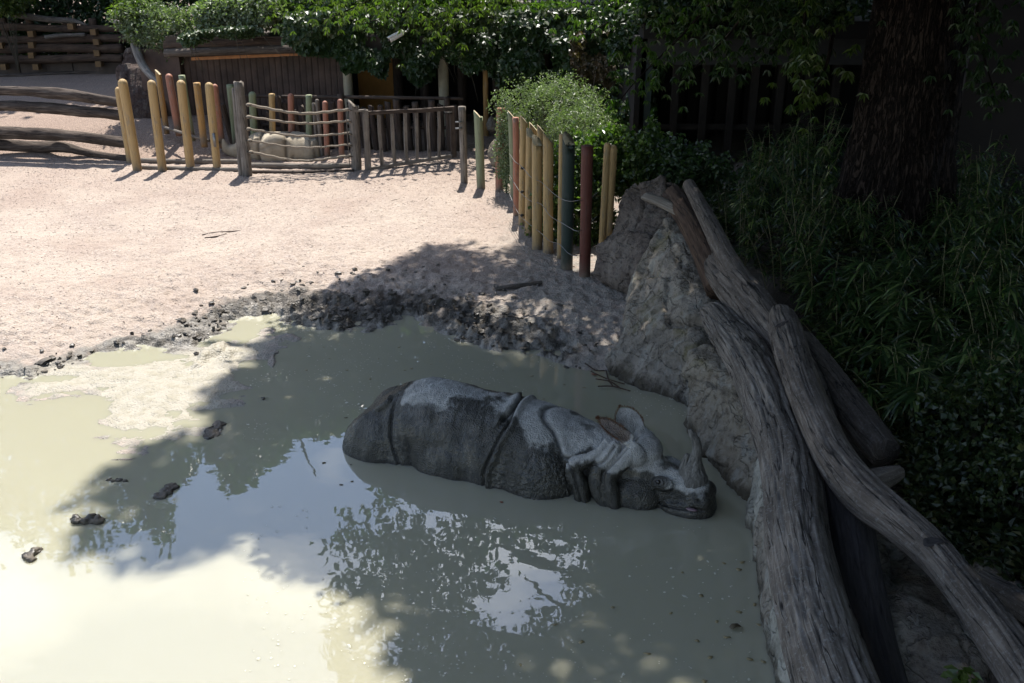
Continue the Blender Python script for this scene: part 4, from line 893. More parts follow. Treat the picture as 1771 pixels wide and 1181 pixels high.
# ------------------------------------------------------------------ dark weathered palisade behind
pa = thing('palisade', 'dark weathered palisade of uneven upright stakes behind the gate and painted posts', 'palisade', G(620, 268))
k = 0
for x0, x1, dark in ((392, 632, 1), (632, 800, 0)):
    x = x0
    while x < x1:
        w_ = rng.uniform(7, 12) if dark else rng.uniform(9, 13)
        yb = 262+8*(x-392)/400+rng.uniform(-2, 3); yt = (rng.uniform(160, 200) if dark else rng.uniform(163, 186)); lean = (885-x)*-.018+rng.uniform(-1.5, 1.5)
        b_ = G(x, yb)+np.array([0, .55, 0]); t_ = Q(x+lean, yt, b_[1]); v, f, uv = postmesh(b_, t_, w_*mpp(b_)/2, 'rough', 80+k, seg=10)
        mk('stake', v, f, PAL, pa, uv=uv); x += w_+rng.uniform(1.0, 5 if not dark else 7); k += 1
for z_ in (.45, 1.05):
    pts = [(*(G(x, 264+8*(x-392)/400)+np.array([0, .70, z_])), .035) for x in (388, 500, 600, 700, 800)]; v, f, uv = tube(resample(pts, 20), 8); mk('rail', v, f, PAL, pa, uv=uv)
# ------------------------------------------------------------------ log rails at the left
def rlog(pts, mat, label, seed, group=None, knobs=.10, Yb=None, seg=28, n=60):
    q = []
    for x, y, Yd, w_ in pts: p = Q(x, y, Yd); q.append((*p, w_*mpp(p)/2*.80))
    q = resample(q, n); v, f, uv = tube(q, seg, True, knobs*1.6, 1.6, .12, 3.2, seed)
    return props(mk('log_rail', v, f, mat, origin=q[0, :3], uv=uv), label, 'log', group)
RAILW = wood_mat('rail_wood', (.12, .09, .072), (.04, .028, .022), (.27, .225, .185), crack=.9)
GL = 'heavy log rails left of the yellow posts'
rlog([(-60, 155, 20.3, 22), (40, 158, 20.2, 20), (120, 164, 20.1, 24), (215, 178, 19.95, 19)], RAILW, 'topmost of the four heavy log rails at the left', 3, GL)
rlog([(-60, 182, 20.3, 20), (30, 184, 20.2, 22), (120, 190, 20.1, 24), (216, 201, 19.95, 22)], RAILW, 'second heavy log rail from the top at the left', 6, GL)
rlog([(-60, 227, 20.3, 24), (40, 230, 20.2, 26), (130, 236, 20.1, 24), (222, 247, 19.95, 24)], RAILW, 'third heavy log rail from the top, pale on its upper side', 9, GL)
def glog(name, pts, mat, label, seed, lift=.8, seg=18, n=50):
    q = []
    for x, y, w_ in pts: p = G(x, y); r = w_*mpp(p)/2; q.append((p[0], p[1], p[2]+r*lift, r))
    q = resample(q, n); v, f, uv = tube(q, seg, True, .12, 1.4, .06, 3, seed)
    return props(mk(name, v, f, mat, origin=(q[0, 0], q[0, 1], q[0, 2]-q[0, 3]), uv=uv), label, 'log')
glog('ground_log', [(-60, 256, 22), (60, 262, 20), (110, 262, 18), (160, 270, 11), (240, 280, 10)], RAILW, 'brown log lying on the ground under the lowest log rail', 13)
glog('ground_log', [(238, 281, 9), (330, 283, 9), (424, 283, 9)], GRP, 'upper thin log on the ground behind the yellow front posts', 14)
glog('ground_log', [(240, 291, 8), (330, 294, 8), (424, 296, 8)], GRP, 'lower thin log on the ground at the feet of the yellow front posts', 15, lift=.5)
glog('ground_log', [(436, 289, 9), (500, 291, 10), (560, 291, 10), (612, 289, 8)], GRP, 'pale pole on the ground under the rope barrier', 16)
glog('ground_log', [(436, 299, 8), (520, 299, 7), (612, 296, 6)], PAL, 'dark half buried pole below the pale pole of the rope barrier', 17, lift=.3)
glog('ground_log', [(284, 222, 5), (320, 233, 5), (352, 243, 5), (380, 248, 5)], GRP, 'thin pole on the ground between the back posts', 18)
glog('stick', [(856, 503, 8), (895, 497, 8), (937, 491, 7)], GREYB, 'short dark log piece lying on the shaded ground by the pond', 19, n=40)
glog('stick', [(350, 407, 2), (372, 403, 2.5), (398, 401, 2), (420, 399, 1.5)], RAILW, 'thin twig lying on the sunlit sand', 20, n=20)
# ------------------------------------------------------------------ stable with planted flat roof
CONC = plain('brown_render', (.12, .08, .064), .85, var=.45, bumps=.3, sc=3); ORW = plain('orange_render', (.75, .36, .09), .8, sc=2); CREAM = plain('cream_paint', (.50, .44, .31), .6, var=.12)
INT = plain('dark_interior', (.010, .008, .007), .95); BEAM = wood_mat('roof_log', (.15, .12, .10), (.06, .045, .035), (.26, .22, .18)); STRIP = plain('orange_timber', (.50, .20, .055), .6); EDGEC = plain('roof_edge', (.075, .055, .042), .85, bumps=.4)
YF = 21.9
st_ = thing('stable', 'low stable with planted flat roof, brown fluted wall and cream columns', 'building', (-2.5, 23, 0))
xl = Q(290, 100, YF)[0]; xrr = Q(1150, 100, YF)[0]
zu = Q(460, 97, YF)[2]
v, f = box(xl, 3.4, YF, 27, zu+.10, zu+.40); mk('roof', v, f, EDGEC, st_, smooth=False)
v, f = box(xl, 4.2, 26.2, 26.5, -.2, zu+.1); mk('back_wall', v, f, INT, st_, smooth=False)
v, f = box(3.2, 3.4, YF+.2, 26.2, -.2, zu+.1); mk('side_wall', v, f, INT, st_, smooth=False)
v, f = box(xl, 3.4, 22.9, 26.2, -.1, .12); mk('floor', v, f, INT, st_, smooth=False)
a = Q(285, 92, YF-.1); b_ = Q(610, 83, YF-.1); v, f, uv = tube(resample([(*a, .085), (*((a+b_)/2+np.array([0, 0, .01])), .09), (*b_, .085)], 30), 16, True, .06); mk('roof_beam', v, f, BEAM, st_, uv=uv)
a = Q(285, 80, YF+.05); b_ = Q(610, 70, YF+.05); v, f, uv = tube(resample([(*a, .12), (*((a+b_)/2), .13), (*b_, .12)], 30), 16, True, .06); mk('roof_beam', v, f, BROWNW, st_, uv=uv)
a = Q(330, 103, YF); b_ = Q(565, 90, YF); v, f = box(a[0], b_[0], YF+.02, YF+.12, 0, .065); v = v.copy(); v[:, 2] += np.interp(v[:, 0], [a[0], b_[0]], [a[2]-.02, b_[2]-.05]); mk('eaves_strip', v, f, STRIP, st_, smooth=False)
# fluted wall panels
x0 = Q(316, 100, YF+.6)[0]; x1 = Q(592, 100, YF+.6)[0]; n = 26; wd = (x1-x0)/n
for k in range(n):
    xa = x0+k*wd; dd = .05*((k*7) % 5)/5; zb = .0
    v = []; pts = [(xa+.003, YF+.6), (xa+wd*.2, YF+.585+dd*.2), (xa+wd*.8, YF+.585+dd*.2), (xa+wd-.003, YF+.6), (xa+wd-.006, YF+.75), (xa+.006, YF+.75)]
    for z_ in (zb, zu+.1): v += [(x_, y_, z_) for x_, y_ in pts]
    f = [(0, 1, 7, 6), (1, 2, 8, 7), (2, 3, 9, 8), (3, 4, 10, 9), (5, 0, 6, 11), (0, 5, 4, 3, 2, 1), (6, 7, 8, 9, 10, 11)]
    mk('wall_board', v, f, CONC, st_, smooth=False)
v, f = box(x0-.9, x0-.02, YF+.4, YF+.8, -.1, zu+.1); mk('wall_pier', v, f, CONC, st_, smooth=False)
xa = Q(618, 100, 24.5)[0]; xb = Q(688, 100, 24.5)[0]; v, f = box(xa, xb, 24.4, 24.5, .1, zu+.1); mk('orange_wall', v, f, ORW, st_, smooth=False)
for x, w_, mt, sd in ((604, 16, CREAM, 1), (768, 18, CREAM, 2), (840, 9, ORG, 3)):
    b_ = np.array([Q(x, 180, YF+.15)[0], YF+.15, .0]); v, f, uv = postmesh(b_, b_+np.array([0, 0, zu+.1]), w_*mpp(b_)/2, 'flat', sd); mk('column', v, f, mt, st_, uv=uv)
for x in (690, 735, 800, 860, 900, 940):      # dim inner supports
    b_ = np.array([Q(x, 180, 24)[0], 24.0, .1]); v, f, uv = postmesh(b_, b_+np.array([0, 0, zu]), .11, 'flat', x); mk('inner_post', v, f, PAL, st_, uv=uv)
# security camera under the ivy
scm = thing('security_camera', 'white tubular security camera sticking out of the ivy', 'camera', Q(690, 62, 20.7)); c0 = Q(674, 69, 20.65); c1 = Q(697, 56, 20.75)
WH = plain('white_casing', (.78, .78, .76), .35, var=.04, bumps=0)
v, f, uv = tube(resample([(*c0, .055), (*((c0+c1)/2), .057), (*c1, .05)], 10), 16); mk('housing', v, f, WH, scm)
v, f, uv = tube(resample([(*(c0+np.array([-.03, -.03, .045])), .052), (*((c0+c1)/2+np.array([0, 0, .045])), .06), (*(c1+np.array([0, 0, .04])), .055)], 10), 12, oval=.4); mk('sunshield', v, f, WH, scm)
v, f = ellipsoid(c0+(c0-c1)*.03, (.035, .03, .035), 12, 8); mk('lens', v, f, EYEM, scm)
v, f, uv = tube(resample([(*c1, .02), (*(c1+np.array([.06, .25, .0])), .02), (*(c1+np.array([.06, .7, .05])), .02)], 8), 8); mk('bracket', v, f, WH, scm)
# ------------------------------------------------------------------ terrace above the stable, with railing and visitors
TZ = 2.78
terr = mk('terrace', *box(-6.9, 14, 24.6, 60, 2.3, TZ), plain('terrace_paving', (.16, .14, .12), .9), origin=(0, 30, 2.3), smooth=False); props(terr, 'paved visitor terrace above the stable', kind='structure')
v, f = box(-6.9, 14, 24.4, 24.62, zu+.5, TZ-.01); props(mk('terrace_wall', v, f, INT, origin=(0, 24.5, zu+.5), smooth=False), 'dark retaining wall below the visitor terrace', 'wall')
rl = thing('railing', 'dark green metal railing with close upright bars on the terrace above the ivy', 'railing', (1.5, 24.2, 2.6)); RAILM = plain('railing_paint', (.03, .045, .04), .4, .3, bumps=0)
xa, xb = Q(876, 8, 24.2)[0], Q(1075, 8, 24.2)[0]; zb = Q(900, 12, 24.2)[2]
v, f = box(xa, xb, 24.18, 24.22, zb, zb+.04); mk('bottom_rail', v, f, RAILM, rl, smooth=False); v, f = box(xa, xb, 24.18, 24.22, zb+1.0, zb+1.05); mk('top_rail', v, f, RAILM, rl, smooth=False)
me0 = None; nb = 30
for k in range(nb):
    x = xa+(xb-xa)*(k+.5)/nb
    if me0 is None: v, f = box(-.012, .012, -.012, .012, 0, .96); me0 = mk('baluster', v+np.array([x, 24.2, zb+.04]), f, RAILM, rl, smooth=False); base_x = x
    else: o = me0.copy(); COL.objects.link(o); o.parent = rl; o.location = (x-base_x, 0, 0)
for x in (878, 960): 
    v, f = box(Q(x, 8, 24.2)[0]-.04, Q(x, 8, 24.2)[0]+.04, 24.16, 24.24, zb-.1, zb+1.1); mk('railing_post', v, f, RAILM, rl, smooth=False)
# visitors: only shoes and shins reach into the picture
SK = NT('person_skin').fin((.45, .28, .20), .5)
def person(x, Yp, cloth_c, leg_c, label, shoe_c, stride=.12, long=True):
    b0 = Q(x, 6, Yp); b0[2] = TZ; z = TZ
    root = thing('person', label, 'person', b0)
    J = [(0, 0, .95), (.0, 0, 1.15), (0, 0, 1.38), (0, 0, 1.5), (0, -.01, 1.62), (0, -.01, 1.72), (.10, 0, .90), (.11, .03, .5), (.11, stride, .09), (.11, stride-.12, .03), (-.10, 0, .90), (-.11, 0, .5), (-.11, -stride, .09), (-.11, -stride-.12, .03),
         (.18, 0, 1.42), (.25, .02, 1.14), (.26, -.05, .88), (.26, -.08, .78), (-.18, 0, 1.42), (-.25, .02, 1.14), (-.26, -.05, .88), (-.26, -.08, .78)]
    E_ = [(0, 1), (1, 2), (2, 3), (3, 4), (4, 5), (0, 6), (6, 7), (7, 8), (8, 9), (0, 10), (10, 11), (11, 12), (12, 13), (2, 14), (14, 15), (15, 16), (16, 17), (2, 18), (18, 19), (19, 20), (20, 21)]
    Rr = [.14, .12, .13, .05, .085, .07, .085, .055, .038, .03, .085, .055, .038, .03, .055, .042, .03, .02, .055, .042, .03, .02]
    me = bpy.data.meshes.new('body'); me.from_pydata(J, E_, []); o = bpy.data.objects.new('tmp', me); COL.objects.link(o)
    m_ = o.modifiers.new('s', 'SKIN'); m_.use_smooth_shade = True
    for k, r in enumerate(Rr): me.skin_vertices[0].data[k].radius = (r, r*.85)
    me.skin_vertices[0].data[0].use_root = True
    ss = o.modifiers.new('b', 'SUBSURF'); ss.levels = 2
    dg = bpy.context.evaluated_depsgraph_get(); e = o.evaluated_get(dg); em_ = e.to_mesh(); V_ = np.array([q.co[:] for q in em_.vertices]); F_ = [tuple(p.vertices) for p in em_.polygons]; e.to_mesh_clear(); bpy.data.objects.remove(o)
    mk('body', V_+b0, F_, SK, root)
    N_ = vnormals(V_, F_)
    def cloth(name, sel, off, c):
        keep = sel(V_); ff = [q for q in F_ if all(keep[i_] for i_ in q)]; mk(name, V_+N_*off+b0, ff, NT(name).fin(c, .8), root)
    cloth('top', lambda q: (q[:, 2] > .93) & (q[:, 2] < 1.47), .02, cloth_c)
    cloth('trousers', lambda q: (q[:, 2] < .97) & (q[:, 2] > (.14 if long else .5)) & (np.abs(q[:, 0]) < .21), .018, leg_c)
    cloth('hair', lambda q: (q[:, 2] > 1.66) | ((q[:, 2] > 1.58) & (q[:, 1] > .0)), .015, (.03, .02, .012))
    for s_, yy in ((1, stride), (-1, -stride)):
        v, f = ellipsoid(b0+np.array([s_*.11, yy-.06, .035]), (.045, .13, .045), 14, 8); mk('shoe', v, f, NT('shoe').fin(shoe_c, .6), root)
person(500, 26.0, (.30, .32, .38), (.55, .55, .60), 'visitor on the terrace of whom only pale trousers and shoes show at the top edge', (.6, .6, .6))
person(537, 25.7, (.70, .10, .30), (.60, .06, .25), 'visitor in bright pink clothes cut off by the top edge of the picture', (.6, .5, .5))
person(578, 26.2, (.20, .12, .28), (.35, .28, .45), 'visitor in lilac trousers beside the one in pink at the top edge', (.5, .4, .5), long=True)
# ------------------------------------------------------------------ dark shed at the right
sh = thing('shed', 'dark open shed in deep shade behind the bushes, with a grey lintel', 'building', (5, 19, 0)); xa = Q(1110, 100, 18.6)[0]; GL_ = plain('grey_lintel', (.03, .03, .03), .8)
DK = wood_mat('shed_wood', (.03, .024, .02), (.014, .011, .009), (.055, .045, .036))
zt = Q(1200, 66, 18.6)[2]; zl_ = Q(1200, 112, 18.6)[2]
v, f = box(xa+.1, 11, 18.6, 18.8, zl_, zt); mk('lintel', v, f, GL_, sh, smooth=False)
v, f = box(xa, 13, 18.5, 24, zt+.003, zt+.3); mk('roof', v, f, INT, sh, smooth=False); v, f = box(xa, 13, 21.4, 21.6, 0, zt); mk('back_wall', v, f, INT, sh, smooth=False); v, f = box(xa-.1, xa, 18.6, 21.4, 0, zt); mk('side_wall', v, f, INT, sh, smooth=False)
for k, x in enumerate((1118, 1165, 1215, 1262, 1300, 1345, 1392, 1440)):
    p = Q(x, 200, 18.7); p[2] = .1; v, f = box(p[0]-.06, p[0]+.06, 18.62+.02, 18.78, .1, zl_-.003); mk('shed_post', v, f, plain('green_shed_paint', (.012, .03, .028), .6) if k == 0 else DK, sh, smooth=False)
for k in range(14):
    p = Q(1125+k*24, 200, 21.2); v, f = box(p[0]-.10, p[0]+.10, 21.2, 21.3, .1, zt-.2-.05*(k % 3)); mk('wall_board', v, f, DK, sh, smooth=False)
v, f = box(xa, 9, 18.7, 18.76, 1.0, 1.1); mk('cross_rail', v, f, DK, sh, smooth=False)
v, f = box(7.4, 15, 16.6, 16.9, 0, 5.6); props(mk('wall', v, f, plain('dim_brown_render', (.035, .026, .022), .9, var=.3, sc=1.2, bumps=.3), origin=(10, 16.7, 0), smooth=False), 'plain brown wall behind the right side of the big tree', 'wall')
# ------------------------------------------------------------------ log wall and boulder at the upper left
WB = plain('wall_board', (.085, .058, .042), .85, var=.4, sc=3, bumps=.4); BLK = plain('ochre_block', (.20, .11, .04), .8)
YL = 27.0
lw = thing('log_wall', 'terraced barrier of stacked dark logs on small ochre blocks above a board base', 'fence', (-12, YL, .7))
z0 = Q(100, 128, YL)[2]
for k in range(7):
    xa = Q(-60+k*46, 100, YL)[0]; xb = Q(-60+(k+1)*46, 100, YL)[0]-.015; v, f = box(xa, xb, YL-.02*(k % 2), YL+.15, z0-.4, Q(100, 108, YL)[2]); mk('board', v, f, WB, lw, smooth=False)
for k, (y, w_, dy) in enumerate(((101, 14, -.05), (84, 15, 0), (68, 14, .05), (50, 13, .1))):
    pts = []
    for x in (-70, 10, 90, 160, 250 if k > 1 else 212): p = Q(x, y+rng.uniform(-2, 2)-(6 if x < 50 and k == 3 else 0), YL+dy-.1); pts.append((*p, w_*mpp(p)/2*rng.uniform(.9, 1.1)))
    v, f, uv = tube(resample(pts, 50), 16, True, .10, 1, .05, 3, k); mk('log', v, f, BROWNW, lw, uv=uv)
a = [Q(20, 24, YL), Q(80, 33, YL), Q(125, 36, YL), Q(152, 44, YL)]; v, f, uv = tube(resample([(*p, r) for p, r in zip(a, (.09, .08, .07, .02))], 30), 12, True, .1); mk('log', v, f, GREYB, lw, uv=uv)
a = [Q(78, 64, YL-.25), Q(110, 61, YL-.25), Q(148, 60, YL-.25)]; v, f, uv = tube(resample([(*p, .05) for p in a], 20), 10, True, .1); mk('log', v, f, GREYB, lw, uv=uv)
for (x, y) in ((8, 115), (64, 115), (172, 110), (169, 91), (168, 72), (56, 77), (163, 55), (56, 95), (2, 78), (124, 45), (55, 58)):
    p = Q(x, y, YL-.2); s_ = 4.8*mpp(p); v, f = box(p[0]-s_, p[0]+s_, p[1]-.1, p[1]+.1, p[2]-s_, p[2]+s_); mk('block', v, f, BLK, lw, smooth=False)
for x in (15, 60, 122, 168):
    p = Q(x, 90, YL+.12); v, f, uv = postmesh(np.array([p[0], YL+.14, z0-.3]), np.array([p[0], YL+.14, Q(x, 32, YL)[2]]), .10, 'flat', x); mk('upright', v, f, BROWNW, lw, uv=uv)
ledge = glog('ground_log', [(-60, 134, 6), (40, 132, 6), (120, 128, 6), (205, 126, 6)], RAILW, 'dark thin pole lying along the foot of the log wall', 44, lift=.6)
RP_ = rock_mat('purple_rock', (.075, .05, .042), (.12, .085, .073), (.03, .02, .016), palef=.2, waterline=False)
Yk = 22.6
rock('boulder', [Q(207, 120, Yk), Q(225, 113, Yk), Q(262, 116, Yk), Q(288, 130, Yk), Q(290, 222, Yk-.6), Q(212, 226, Yk-.6), Q(206, 160, Yk-.3), Q(285, 150, Yk+.9), Q(215, 116, Yk+1.), P(215, 220, .1)+np.array([0, 1.4, 0]), P(288, 218, .1)+np.array([0, 1.4, 0])], RP_, 'reddish brown squarish boulder behind the leftmost yellow posts', seed=61, rough=.06, voxel=.045)
rock('boulder', [Q(213, 88, 24), Q(240, 82, 24.3), Q(275, 84, 24), Q(292, 95, 24), Q(290, 140, 23.8), Q(214, 130, 23.8), Q(225, 75, 25), Q(285, 80, 25), Q(215, 140, 24.9), Q(290, 150, 24.9)], RP_, 'brown boulder below the grey green shrub, behind the two leaning trunks', seed=67, rough=.06, voxel=.05)
PALEW = wood_mat('bleached_wood', (.30, .27, .24), (.12, .10, .09), (.48, .45, .42))
def qlog(name, pts, mat, label, seed, cat='log', n=60, seg=24, knobs=.14):
    q = []
    for x, y, Yd, w_ in pts: p = Q(x, y, Yd); q.append((*p, w_*mpp(p)/2))
    q = resample(q, n); v, f, uv = tube(q, seg, True, knobs, 1.0, .08, 3.2, seed)
    return props(mk(name, v, f, mat, origin=q[-1, :3], uv=uv), label, cat)
qlog('fallen_branch', [(192, 36, 23.4, 5), (212, 42, 23.2, 10), (228, 62, 22.7, 13), (236, 86, 22.3, 15), (247, 113, 22.0, 14), (262, 132, 21.7, 12), (277, 148, 21.5, 10)], PALEW, 'forked grey dead branch leaning down over the reddish boulder', 71, 'branch')
qlog('leaning_trunk', [(258, 62, 23.6, 13), (260, 85, 23.2, 16), (261, 105, 22.8, 15), (262, 128, 22.5, 14)], PALEW, 'straight grey dead trunk standing against the boulder below the shrub', 73, 'trunk')
rock('round_stone', [Q(850, 215, 21.2)+np.array(o)*.16 for o in ((1, 0, 0), (-1, 0, 0), (0, 1, 0), (0, -1, 0), (0, 0, 1.4), (0, 0, -1.4), (.7, .7, .8), (-.7, -.7, -.8), (.7, -.7, -.8), (-.7, .7, .8))], RG, 'upper grey stone behind the pink corner post', seed=75, rough=.02, voxel=.03, cat='stone')
qs = G(857, 312); rock('round_stone', [qs+np.array([.05, .8, .3])+np.array(o)*.22 for o in ((1, 0, 0), (-1, 0, 0), (0, 1, 0), (0, -1, 0), (0, 0, 1.6), (0, 0, -1.4), (.7, .7, .8), (-.7, -.7, -.8), (.7, -.7, -.8), (-.7, .7, .8))], RO_, 'lower tan stone leaning behind the foot of the pink corner post', seed=77, rough=.02, voxel=.03, cat='stone')
# ------------------------------------------------------------------ foliage materials
LT = leaf_mat('tree_leaf', (.035, .075, .012), (.055, .11, .018), (.10, .17, .03), .4)
LF = leaf_mat('far_tree_leaf', (.03, .06, .012), (.045, .085, .018), (.07, .12, .025), .35)
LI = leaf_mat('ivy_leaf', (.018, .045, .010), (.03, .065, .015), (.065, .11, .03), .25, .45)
LY = leaf_mat('bright_leaf', (.07, .11, .02), (.11, .16, .035), (.21, .26, .07), .4, .35)
LSV = leaf_mat('silver_leaf', (.12, .16, .08), (.21, .26, .15), (.38, .42, .30), .3)
LG = leaf_mat('bush_leaf', (.045, .085, .018), (.085, .14, .035), (.17, .24, .07), .35, .3)
LV = leaf_mat('roof_ivy_leaf', (.028, .055, .014), (.055, .095, .025), (.16, .20, .09), .25, .42)
LR = leaf_mat('reddish_leaf', (.06, .05, .02), (.10, .075, .035), (.16, .10, .05), .3)
LB = leaf_mat('bamboo_leaf', (.028, .062, .020), (.064, .122, .040), (.34, .42, .15), .42, .28)
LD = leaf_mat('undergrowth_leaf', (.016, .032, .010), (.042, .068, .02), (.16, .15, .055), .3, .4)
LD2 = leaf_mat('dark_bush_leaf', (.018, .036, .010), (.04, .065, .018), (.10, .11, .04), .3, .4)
BARK = None
m = NT('tree_bark'); ob = m.coord('Object'); st = m.n('Mapping'); m.set(st.inputs['Vector'], m.coord('UV')); st.inputs['Scale'].default_value = (9, 1.5, 1)
g_ = m.noise(st.outputs['Vector'], 2.4, 7, .62, .7); fur = m.rng(m.math('ABSOLUTE', m.math('SUBTRACT', g_, .5)), 0, .09); nb_ = m.noise(ob, 14, 5, .65)
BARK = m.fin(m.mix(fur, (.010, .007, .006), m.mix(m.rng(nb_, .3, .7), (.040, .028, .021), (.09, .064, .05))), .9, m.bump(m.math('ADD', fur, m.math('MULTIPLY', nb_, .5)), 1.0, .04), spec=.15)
STEM = plain('stem', (.07, .055, .035), .8); CULM = plain('culm', (.22, .20, .09), .6)
# ------------------------------------------------------------------ where the photograph shows shade and open sky
SHADE = pxpoly([(480, 560), (520, 530), (575, 500), (640, 478), (730, 450), (800, 432), (900, 424), (960, 455), (1010, 485), (1078, 470), (1120, 330), (1140, 240), (1150, 120), (1200, 60), (2400, 60), (4200, 2600), (900, 2600), (720, 1250), (650, 1150), (630, 1080), (590, 1030),
    (500, 985), (420, 970), (330, 1000), (290, 1060), (210, 1010), (160, 985), (85, 960), (70, 900), (110, 850), (180, 800), (230, 765), (310, 735), (335, 695), (385, 655), (440, 610)])
SKYHOLE = [(640, 700), (600, 735), (560, 758), (520, 760), (470, 800), (430, 855), (395, 850), (350, 795), (300, 850), (280, 900), (300, 980), (240, 1060), (180, 1100), (100, 2400), (600, 2400), (590, 1181), (552, 1045), (575, 970), (515, 935), (575, 870), (640, 880), (655, 800)]
def shadow_xy(c): return c[:, :2]-SUN[:2]/SUN[2]*c[:, 2:3]
def mirror_px(c):
    q = c-EYE; q = np.stack([c[:, 0], c[:, 1], -c[:, 2]-HCAM], 1); d = q[:, 1]*math.cos(PITCH)-q[:, 2]*math.sin(PITCH); u = q[:, 1]*math.sin(PITCH)+q[:, 2]*math.cos(PITCH)
    return 885.5+FPX*q[:, 0]/d, 590.5-FPX*u/d
def direct_px(c):
    x, y = pxo(c); return x, y
def crown_ok(c, margin=.0, edge=.45):
    s = shadow_xy(c); jit = edge*fbm(np.c_[s*.9, c[:, 2]*0], 2, 5); ins = inpoly(s[:, 0], s[:, 1], SHADE); d = segdist(s[:, 0], s[:, 1], SHADE)
    ok = (np.where(ins, d, -d)+jit*.5 > .22+margin) | ((s[:, 1] < 3.9) & (s[:, 0] > -2.5))
    mx, my = mirror_px(c); hole = inpoly(mx+18*fbm(np.c_[mx/60, my/60, mx*0], 2, 3), my, SKYHOLE)
    dx, dy = direct_px(c); vis = (dy > -25) & (dx > -80) & (dx < 1850)
    return ok & ~hole & ~vis
def leaves_at(C, per, spread, L, W, mat, name, parent=None, origin=None, flat=.0, test=None, label=None, down=.5):
    n = len(C)*per; c = np.repeat(C, per, 0)+rng.normal(size=(n, 3))*np.array(spread)
    if test is not None: c = c[test(c)]; n = len(c)
    D = rdir(n); D[:, 2] = D[:, 2]*.6-down*.5; U = rdir(n, .1, 1); V, f = leafmesh(c, D, U, L*rng.uniform(.6, 1.25, n), W*rng.uniform(.7, 1.2, n), .15)
    o = mk(name, V, f, mat, parent, origin=origin, smooth=False); return o
def limb(a, b_, r0, r1, sag, seed, parent, name='limb', seg=12, n=26):
    a = np.array(a, float); b_ = np.array(b_, float); m1 = a*.65+b_*.35+np.array([0, 0, sag]); m2 = a*.3+b_*.7+np.array([.3*math.sin(seed), .3*math.cos(seed), sag*.8])
    v, f, uv = tube(resample([(*a, r0), (*m1, r0*.75+r1*.25), (*m2, r0*.35+r1*.65), (*b_, r1)], n), seg, True, .1, 1, 0, 3, seed); return mk(name, v, f, BARK, parent, uv=uv)
# ------------------------------------------------------------------ the big tree
tb = G(1533, 392); tz = gz(tb[0], tb[1]); tree = thing('tree', 'huge dark tree with a furrowed trunk rising from the bushes at the right', 'tree', (tb[0], tb[1], tz))
r0 = 74*mpp(tb); hts = np.linspace(-.3, 9.5, 240); a = np.linspace(0, 2*np.pi, 181)[:-1]; V = []; U_ = []
HH, AA = np.meshgrid(hts, a, indexing='ij'); flare = .50*np.exp(-(HH+.3)/.75)*(1+.5*np.cos(AA*5+1))+.10*np.exp(-HH/3.)
lob = 1+.055*np.cos(AA*4+.6+HH*.12)+.04*np.cos(AA*7+2)
q = np.stack([np.cos(AA)*5.5, np.sin(AA)*5.5, HH*1.1], -1); rid = np.abs(fbm(q, 3, 4)); q2 = np.stack([np.cos(AA)*11, np.sin(AA)*11, HH*2.6], -1); rid2 = np.abs(fbm(q2, 2, 8))
RR = r0*(lob*(1-.022*HH)+flare)-.045*np.exp(-(rid/.13)**2)-.03*np.exp(-(rid2/.16)**2)+.012*fbm(q2*1.7, 2, 12)
V = np.stack([tb[0]+RR*np.cos(AA)+.012*HH, tb[1]+RR*np.sin(AA)+.03*HH, tz+HH], -1).reshape(-1, 3); nH, nA = HH.shape
i = np.arange(nH-1)[:, None]*nA; j = np.arange(nA)[None]; Ft = np.stack([i+j, i+(j+1) % nA, i+nA+(j+1) % nA, i+nA+j], -1).reshape(-1, 4)
mk('trunk', V, Ft, BARK, tree, uv=np.stack([AA*r0, HH], -1).reshape(-1, 2))
top = np.array([tb[0]+.1, tb[1]+.25, tz+7.5])
for k, e in enumerate([(-3.5, 19, 15), (1, 21, 17), (7, 22, 18), (11, 16, 15), (-1.5, 14.5, 15), (4, 11.5, 14.5), (9, 11, 14), (0, 17.5, 18.5), (5, 16, 20)]): limb(top+np.array([0, 0, .4*(k % 4)]), e, .42, .07, 1.5, k, tree)
low_ends = [(-2.2, 12.6, 5.0), (-.6, 11.2, 4.8), (1.4, 10.4, 4.9), (.2, 13.5, 5.3), (2.6, 11.8, 5.2), (-1.4, 15.6, 5.6)]
for k, e in enumerate(low_ends): limb(top-np.array([0, 0, 1.6+.25*k]), e, .17, .02, 1.2, k+20, tree, 'low_branch', 10)
# crown: leaf sprays through the volume
n = 26000; c = np.stack([rng.uniform(-6.5, 14, n), rng.uniform(9.0, 27, n), rng.uniform(11.5, 20.5, n)], 1)
ell = ((c[:, 0]-4)/11.5)**2+((c[:, 1]-17)/10.5)**2+((c[:, 2]-13.5)/8.)**2 < 1
gap = fbm(np.c_[shadow_xy(c)*1.5, np.zeros(n)], 3, 33); sg_ = shadow_xy(c); opn = .32-.06*sstep(1.8, 3.5, sg_[:, 0])-.20*sstep(10.2, 11.2, sg_[:, 1])*sstep(1.6, 1.0, sg_[:, 0])*1.7
c = c[ell & crown_ok(c) & (gap < opn)]
c = c[rng.permutation(len(c))[:9000]]; print('crown sprays', len(c))
n = 9000; c2 = np.stack([rng.uniform(-5.5, 13, n), rng.uniform(-4, 12, n), rng.uniform(8.5, 16.5, n)], 1); k_ = (((c2[:, 0]-4.5)/9)**2+((c2[:, 1]-5)/8.5)**2+((c2[:, 2]-10.5)/6.)**2 < 1) & crown_ok(c2); c2 = c2[k_][:4200]; print('near sprays', len(c2)); c = np.vstack([c, c2])  # near sprays: overhead canopy out of view, added to block sky light
for k, e in enumerate([(1, 4, 12), (5, 2, 12.5), (8, 6, 12), (3, 8, 13)]): limb(top, e, .35, .07, 1.5, k+40, tree)
